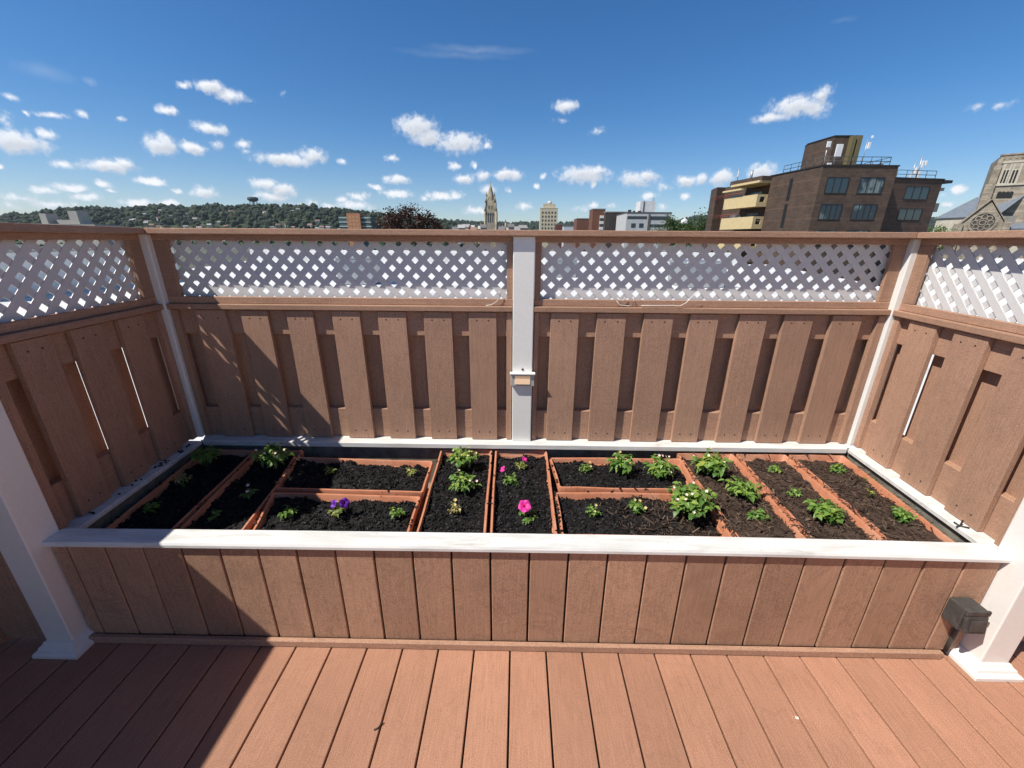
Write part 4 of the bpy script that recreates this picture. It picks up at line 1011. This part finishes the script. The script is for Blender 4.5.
for k in range(125):
    u = r2.choice([r2.uniform(105, 205), r2.uniform(195, 310), r2.uniform(270, 345)]); t = r2.uniform(.15, .78) if k % 3 == 0 else r2.uniform(.12, .42)
    p = pt1(u, t); sc = r2.uniform(.7, 1.25)
    # pixel-free: stands on the slope, raised clear of the tree tops in front
    tt = thing('hillside_house', 'tiny pale house among the trees on the long wooded hill', 'house', (p.x, p.y, p.z+2.5), math.atan2(-p.x, p.y)+r2.uniform(-.5, .5), 'houses on the wooded hill')
    w, hh, dp = 11*sc, 9*sc, 8*sc; z0 = hh*.62
    b = MB(); b.box(-w/2, w/2, 0, dp, -8, z0); o = b.build('wall', wm(r2.choice(cs+[(.75, .74, .7)])), tt)
    b = MB(); b.add([(-w/2-.4, -.5, z0), (w/2+.4, -.5, z0), (w/2+.4, dep_ := dp+.5, z0), (-w/2-.4, dep_, z0), (-w/2-.4, dp/2, hh), (w/2+.4, dp/2, hh)], ((0,1,5,4),(2,3,4,5),(1,2,5),(3,0,4),(3,2,1,0)), 0); b.build('roof', wm(r2.choice(rs)), tt)
# water tower on the skyline
p = P(254, 205.5, 1480)
t = thing('water_tower', 'dark water tower with a wide tank on legs above the wooded skyline', 'water tower', (p.x, p.y, p.z-16))
zt_ = P(254, 197, 1480).z-(p.z-16); zb_ = P(254, 201.5, 1480).z-(p.z-16); px = 1480/F
b = MB(); n = 16; pr = [(3, zb_-2), (4.6*px*.75, zb_+1), (4.9*px, zb_+5), (4.9*px, zt_-4), (3.6*px, zt_-1), (.5, zt_)]
vs = [(r*math.cos(2*math.pi*k/n), r*math.sin(2*math.pi*k/n), z) for (r, z) in pr for k in range(n)]
b.add(vs, [(i*n+k, i*n+(k+1) % n, (i+1)*n+(k+1) % n, (i+1)*n+k) for i in range(len(pr)-1) for k in range(n)], 0, True); wtm = wm((.06, .085, .1)); b.build('tank', wtm, t)
for k in range(6):
    a = 2*math.pi*k/6+.3; b = MB(); b.tube([(13*math.cos(a), 13*math.sin(a), 0), (12.5*math.cos(a), 12.5*math.sin(a), zb_+2)], .9, 5); b.build('leg', wtm, t)
b = MB(); b.tube([(0, 0, 0), (0, 0, zb_)], 1.6, 6); b.build('riser', wtm, t)

# ---- single trees
def tree(name, label, u, v, d, rad, hgt, mat, nleaf, ls, seed, group=None, gaps=.5, bark=(.06, .045, .035)):
    r2 = random.Random(seed); p = P(u, v, d); base = Vector((p.x, p.y, GZ)); top = p.z-GZ
    t = thing(name, label, 'tree', base, 0, group)
    b = MB(); c0 = top-hgt; b.tube([(0, 0, 0), (.1, .05, c0*.6), (0, 0, c0+hgt*.45)], rad*.09, 8, 0, rad*.03)
    clumps = []
    for k in range(26):
        a = k*2.4+r2.uniform(-.3, .3); hh = (k+.5)/26; rr = rad*math.sqrt(max(.05, 1-(2*hh-.85)**2*.8))*r2.uniform(.4, 1.12)
        e_ = Vector((math.cos(a)*rr, math.sin(a)*rr, c0+hgt*(.1+.86*hh)*r2.uniform(.8, 1.06)))
        b.tube([(0, 0, c0+hgt*.3*hh), (e_.x*.5, e_.y*.5, c0+(e_.z-c0)*.7), e_], rad*.03, 5, 0, rad*.006); clumps.append((e_, rad*r2.uniform(.22, .42)))
    b.build('trunk', wm(bark), t)
    b = MB()
    for k in range(nleaf):
        e_, cr = r2.choice(clumps); q = Vector((r2.gauss(0, 1), r2.gauss(0, 1), r2.gauss(0, .8)))*cr*gaps
        d_ = Vector((r2.gauss(0, 1), r2.gauss(0, 1), r2.gauss(0, .7))); nrm = Vector((r2.gauss(0, .6), r2.gauss(0, .6), 1))
        s = ls*r2.uniform(.6, 1.3); d_.normalize(); sd = d_.cross(nrm).normalized(); c = e_+q
        b.add([c-d_*s*.5, c+sd*s*.35, c+d_*s*.5, c-sd*s*.35], [(0, 1, 2, 3)])
    b.build('crown', mat, t)
lt = leaf('tree leaf', (.025, .055, .014), (.07, .12, .03), .3, .6)
lpurple = leaf('dark purple brown leaf', (.018, .012, .009), (.07, .03, .02), .25, .5)
tree('purple_leaf_tree', 'broad dark purple-brown leaved tree rising just behind the left part of the back fence', 408, 209.5, 62, 4.5, 4.8, lpurple, 6000, .36, 31, None, .46)
for (u, v, d, rad, hg, lab) in ((673, 217.5, 150, 5.5, 10, 'round dark green tree just right of the white office'), (703, 217, 140, 6.5, 10, 'round dark green tree right of the white domed turret'), (690, 223, 160, 4, 8, 'low dark green tree between the domed turret and its right neighbour')):
    tree('tree', lab, u, v, d, rad, hg, lt, 2600, .7, int(u), 'green trees left of the dark brick block', .6)
tree('tree', 'small bright green tree in front of the slate roofed church nave', 944, 223.5, 62, 2.2, 5, leaf('bright tree leaf', (.05, .11, .02), (.12, .2, .04), .3, .6), 1600, .3, 5, None, .6)
for (u, v, d, rad, hg, lab) in ((-60, 240, 46, 5, 9, 'dark leafy tree seen through the left lattice, nearest the frame edge'), (25, 244, 48, 5, 9, 'dark leafy tree seen through the left lattice, nearer the corner')):
    tree('tree', lab, u, v, d, rad, hg, lt, 2600, .45, int(d+rad), 'trees behind the left lattice', .6)

# ================================================================== air
b = MB(); b.box(-5100, 6900, -300, 5300, GZ-4, 330)
hm = bpy.data.materials.new('haze'); hm.use_nodes = True; nt = hm.node_tree; nt.nodes.remove(nt.nodes['Principled BSDF'])
pv = N(nt, 'ShaderNodeVolumePrincipled', inp={'Color': (.82, .9, 1, 1), 'Density': .000035, 'Anisotropy': .2}); nt.links.new(pv.outputs[0], nt.nodes['Material Output'].inputs['Volume'])
tag(b.build('haze', hm), kind='stuff')

# ================================================================== light
SUN = Vector((-1, -.5, 1.5)).normalized()
el = math.asin(SUN.z); az = math.atan2(SUN.x, SUN.y)
ld = bpy.data.lights.new('sun', 'SUN'); ld.energy = 5.0; ld.angle = R(.53); ld.color = (1, .95, .87)
lo = bpy.data.objects.new('sun', ld); col.objects.link(lo); lo.rotation_euler = (-SUN).to_track_quat('-Z', 'Y').to_euler()
wd = bpy.data.worlds.new('World'); scene.world = wd; wd.use_nodes = True; nt = wd.node_tree
bg = nt.nodes['Background']; bg.inputs['Strength'].default_value = .1
sky = N(nt, 'ShaderNodeTexSky', sky_type='NISHITA', sun_disc=False, sun_elevation=el, sun_rotation=az, altitude=200, air_density=1.0, dust_density=.2, ozone_density=2.0)
CL = [(183,84,8,3,.8),(208,86,14,6,1),(230,96,15,6,1),(166,110,11,5,1),(212,128,18,5,1),(162,145,17,9,1),(192,148,15,5,1),(217,145,6,5,.7),(15,142,34,10,1),(46,134,10,5,1),(108,166,24,6,1),(64,165,12,4,.8),(123,163,9,5,1),(153,181,16,4,1),(71,187,19,4,.9),(42,190,16,4,.7),(103,184,9,4,.9),(88,197,18,4,.8),(111,190,5,2,.7),(137,204,17,4,1),(169,204,11,4,1),(178,191,6,3,.8),(204,193,14,6,.9),(244,145,8,4,.8),(247,152,5,3,.7),(53,115,15,3,.8),(26,114,4,3,.7),(82,114,6,3,.6),(120,118,5,2.5,.6),(10,97,11,3,.7),(3,118,6,8,.5),(2,167,5,2.5,.9),(20,199,22,5,.6),(55,205,30,4,.6),(8,206,14,5,.6),
(287,160,30,6,1),(313,156,13,7,1),(343,162,6,3,.8),(417,127,20,10,1),(427,137,15,8,1),(460,143,24,9,1),(487,146,4,3,.8),(392,158,8,3,.7),(454,166,6,3.5,.9),(474,165,3,3,.8),(464,179,11,4.5,1),(483,175,7,5,.9),(505,175,14,5.5,1),(398,180,12,4.5,1),(376,187,9,3,.9),(396,194,15,4,1),(359,196,10,4,.9),(356,205,18,4,.9),(342,200,6,3,.8),(439,196,16,4,.9),(456,195,8,4,.8),(425,198,6,3,.7),(488,190,7,5,.9),(508,191,3,3,.7),(476,211,12,4,.8),(266,184,15,5,1),(282,190,15,6,1),(272,197,17,5,.9),(313,202,7,4,.7),(283,93,4,3,.5),(300,207,20,4,.7),(330,207,10,3,.7),
(566,106,12,6,.9),(598,131,7,4,.55),(583,175,24,8,1),(597,171,8,5,1),(594,184,3,4,.8),(637,179,20,7,.8),(647,176,9,6,1),(514,176,9,5,1),(543,176,4,3,.7),(537,186,4,3,.8),(648,196,8,4,.9),(664,186,8,4,.6),(686,181,11,5,1),(701,179,6,5,1),(686,196,6,4,.9),(722,178,12,7,1),(762,172,14,8,1),(524,206,9,4,.8),(593,205,6,4,.8),(580,208,8,3,.6),(662,207,7,4,.7),(610,206,6,3,.6),(561,121,6,3,.35),
(797,106,28,9,1),(822,95,10,8,.9),(773,117,20,5,.9),(815,108,16,8,.8),(1003,105,9,3,.45),(978,107,10,3.5,.35),(960,190,9,4,1),(943,195,4,3,.6),(947,204,8,3,.7),(1150,150,40,10,1),(-120,150,40,10,1),(-60,185,30,6,1)]
tc = N(nt, 'ShaderNodeTexCoord'); gen = tc.outputs['Generated']
vm = lambda op, a, b_=None: None
nn_ = N(nt, 'ShaderNodeVectorMath', operation='NORMALIZE'); nt.links.new(gen, nn_.inputs[0])
sep = N(nt, 'ShaderNodeSeparateXYZ'); nt.links.new(nn_.outputs[0], sep.inputs[0])
azn = math_n(nt, 'ARCTAN2', sep.outputs[0], sep.outputs[1]); eln = math_n(nt, 'ARCSINE', sep.outputs[2])
ae = N(nt, 'ShaderNodeCombineXYZ'); nt.links.new(azn, ae.inputs[0]); nt.links.new(eln, ae.inputs[1])
wn = N(nt, 'ShaderNodeTexNoise', inp={'Scale': 34, 'Detail': 3, 'Roughness': .6}); nt.links.new(nn_.outputs[0], wn.inputs['Vector'])
ws_ = N(nt, 'ShaderNodeVectorMath', operation='MULTIPLY_ADD'); nt.links.new(wn.outputs['Color'], ws_.inputs[0]); ws_.inputs[1].default_value = (.022, .012, 0); ws_.inputs[2].default_value = (-.011, -.006, 0)
wa = N(nt, 'ShaderNodeVectorMath', operation='ADD'); nt.links.new(ae.outputs[0], wa.inputs[0]); nt.links.new(ws_.outputs[0], wa.inputs[1])
acc = None; accs = None
wsh = N(nt, 'ShaderNodeVectorMath', operation='ADD'); nt.links.new(wa.outputs[0], wsh.inputs[0]); wsh.inputs[1].default_value = (-.004, .0085, 0)
for (u, v, hw, hh, st) in CL:
    def ang(u, v): d = ray(u, v).normalized(); return math.atan2(d.x, d.y), math.asin(d.z)
    a0, e0 = ang(u, v); ra = abs(ang(u+hw, v)[0]-ang(u-hw, v)[0])/2; re = abs(ang(u, v-hh)[1]-ang(u, v+hh)[1])/2
    s1_ = N(nt, 'ShaderNodeVectorMath', operation='SUBTRACT'); nt.links.new(wa.outputs[0], s1_.inputs[0]); s1_.inputs[1].default_value = (a0, e0, 0)
    s2_ = N(nt, 'ShaderNodeVectorMath', operation='MULTIPLY'); nt.links.new(s1_.outputs[0], s2_.inputs[0]); s2_.inputs[1].default_value = (1/(ra*1.45), 1/(re*1.6), 0)
    s3_ = N(nt, 'ShaderNodeVectorMath', operation='LENGTH'); nt.links.new(s2_.outputs[0], s3_.inputs[0])
    d_ = math_n(nt, 'MULTIPLY_ADD', s3_.outputs['Value'], -st, st)
    acc = d_ if acc is None else math_n(nt, 'MAXIMUM', acc, d_)
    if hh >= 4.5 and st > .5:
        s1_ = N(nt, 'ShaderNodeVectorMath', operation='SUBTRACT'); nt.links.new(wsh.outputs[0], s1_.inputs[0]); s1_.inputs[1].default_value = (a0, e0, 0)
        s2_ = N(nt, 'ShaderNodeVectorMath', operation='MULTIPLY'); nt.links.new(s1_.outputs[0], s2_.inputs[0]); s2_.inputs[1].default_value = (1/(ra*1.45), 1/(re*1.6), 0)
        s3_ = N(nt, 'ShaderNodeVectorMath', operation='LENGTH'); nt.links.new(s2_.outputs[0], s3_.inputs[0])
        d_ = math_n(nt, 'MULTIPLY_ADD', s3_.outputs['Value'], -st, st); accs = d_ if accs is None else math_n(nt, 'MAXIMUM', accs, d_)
fn = N(nt, 'ShaderNodeTexNoise', inp={'Scale': 75, 'Detail': 7, 'Roughness': .62}); nt.links.new(nn_.outputs[0], fn.inputs['Vector'])
dens = math_n(nt, 'ADD', acc, math_n(nt, 'MULTIPLY_ADD', fn.outputs['Fac'], 1.3, -.62))
mr = N(nt, 'ShaderNodeMapRange', interpolation_type='SMOOTHSTEP'); nt.links.new(dens, mr.inputs['Value']); mr.inputs['From Min'].default_value = .06; mr.inputs['From Max'].default_value = .8
mr.inputs['To Max'].default_value = .96
hs = N(nt, 'ShaderNodeHueSaturation', inp={'Hue': .5025, 'Saturation': 1.36, 'Value': .94}); nt.links.new(sky.outputs[0], hs.inputs['Color'])
cloudc = ramp(nt, dens, [(.1, (5.6, 6.3, 7.4)), (.6, (8.2, 8.5, 9.0)), (1, (9.0, 9.1, 9.3))])
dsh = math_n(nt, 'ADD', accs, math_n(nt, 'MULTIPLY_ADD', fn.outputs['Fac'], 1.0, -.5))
cir = None
for (u, v, hw, hh, st) in ((478, 50, 62, 6, .19), (455, 55, 70, 5, .12), (45, 72, 36, 10, .16), (92, 82, 10, 5, .25), (845, 20, 14, 4, .1)):
    a0, e0 = ang(u, v); ra = abs(ang(u+hw, v)[0]-ang(u-hw, v)[0])/2; re = abs(ang(u, v-hh)[1]-ang(u, v+hh)[1])/2
    s1_ = N(nt, 'ShaderNodeVectorMath', operation='SUBTRACT'); nt.links.new(wa.outputs[0], s1_.inputs[0]); s1_.inputs[1].default_value = (a0, e0, 0)
    s2_ = N(nt, 'ShaderNodeVectorMath', operation='MULTIPLY'); nt.links.new(s1_.outputs[0], s2_.inputs[0]); s2_.inputs[1].default_value = (1/ra, 1/re, 0)
    s3_ = N(nt, 'ShaderNodeVectorMath', operation='LENGTH'); nt.links.new(s2_.outputs[0], s3_.inputs[0])
    d_ = math_n(nt, 'MULTIPLY_ADD', s3_.outputs['Value'], -st, st); cir = d_ if cir is None else math_n(nt, 'MAXIMUM', cir, d_)
cir = math_n(nt, 'MAXIMUM', cir, 0.0)
cfac = math_n(nt, 'MAXIMUM', mr.outputs[0], math_n(nt, 'MULTIPLY', cir, math_n(nt, 'MULTIPLY_ADD', fn.outputs['Fac'], 1.2, .4)))
cloudc = mix(nt, ramp(nt, dsh, [(.2, 0), (.75, .75)]), cloudc, (5.0, 5.4, 6.1))  # shade painted into the cloud colour: greyer below the lit tops
tint = ramp(nt, sep.outputs[2], [(0, (.92, .93, 1.1)), (.1, (.89, .94, 1.06)), (.25, (.84, .97, 1.07)), (.42, (1, 1, 1.07)), (.65, (.6, .62, .66))])
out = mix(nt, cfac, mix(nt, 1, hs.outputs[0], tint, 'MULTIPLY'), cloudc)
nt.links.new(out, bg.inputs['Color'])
wd.cycles.sampling_method = 'MANUAL'; wd.cycles.sample_map_resolution = 512
scene.view_settings.view_transform = 'Standard'; scene.view_settings.look = 'None'; scene.view_settings.exposure = .22; scene.view_settings.gamma = 1
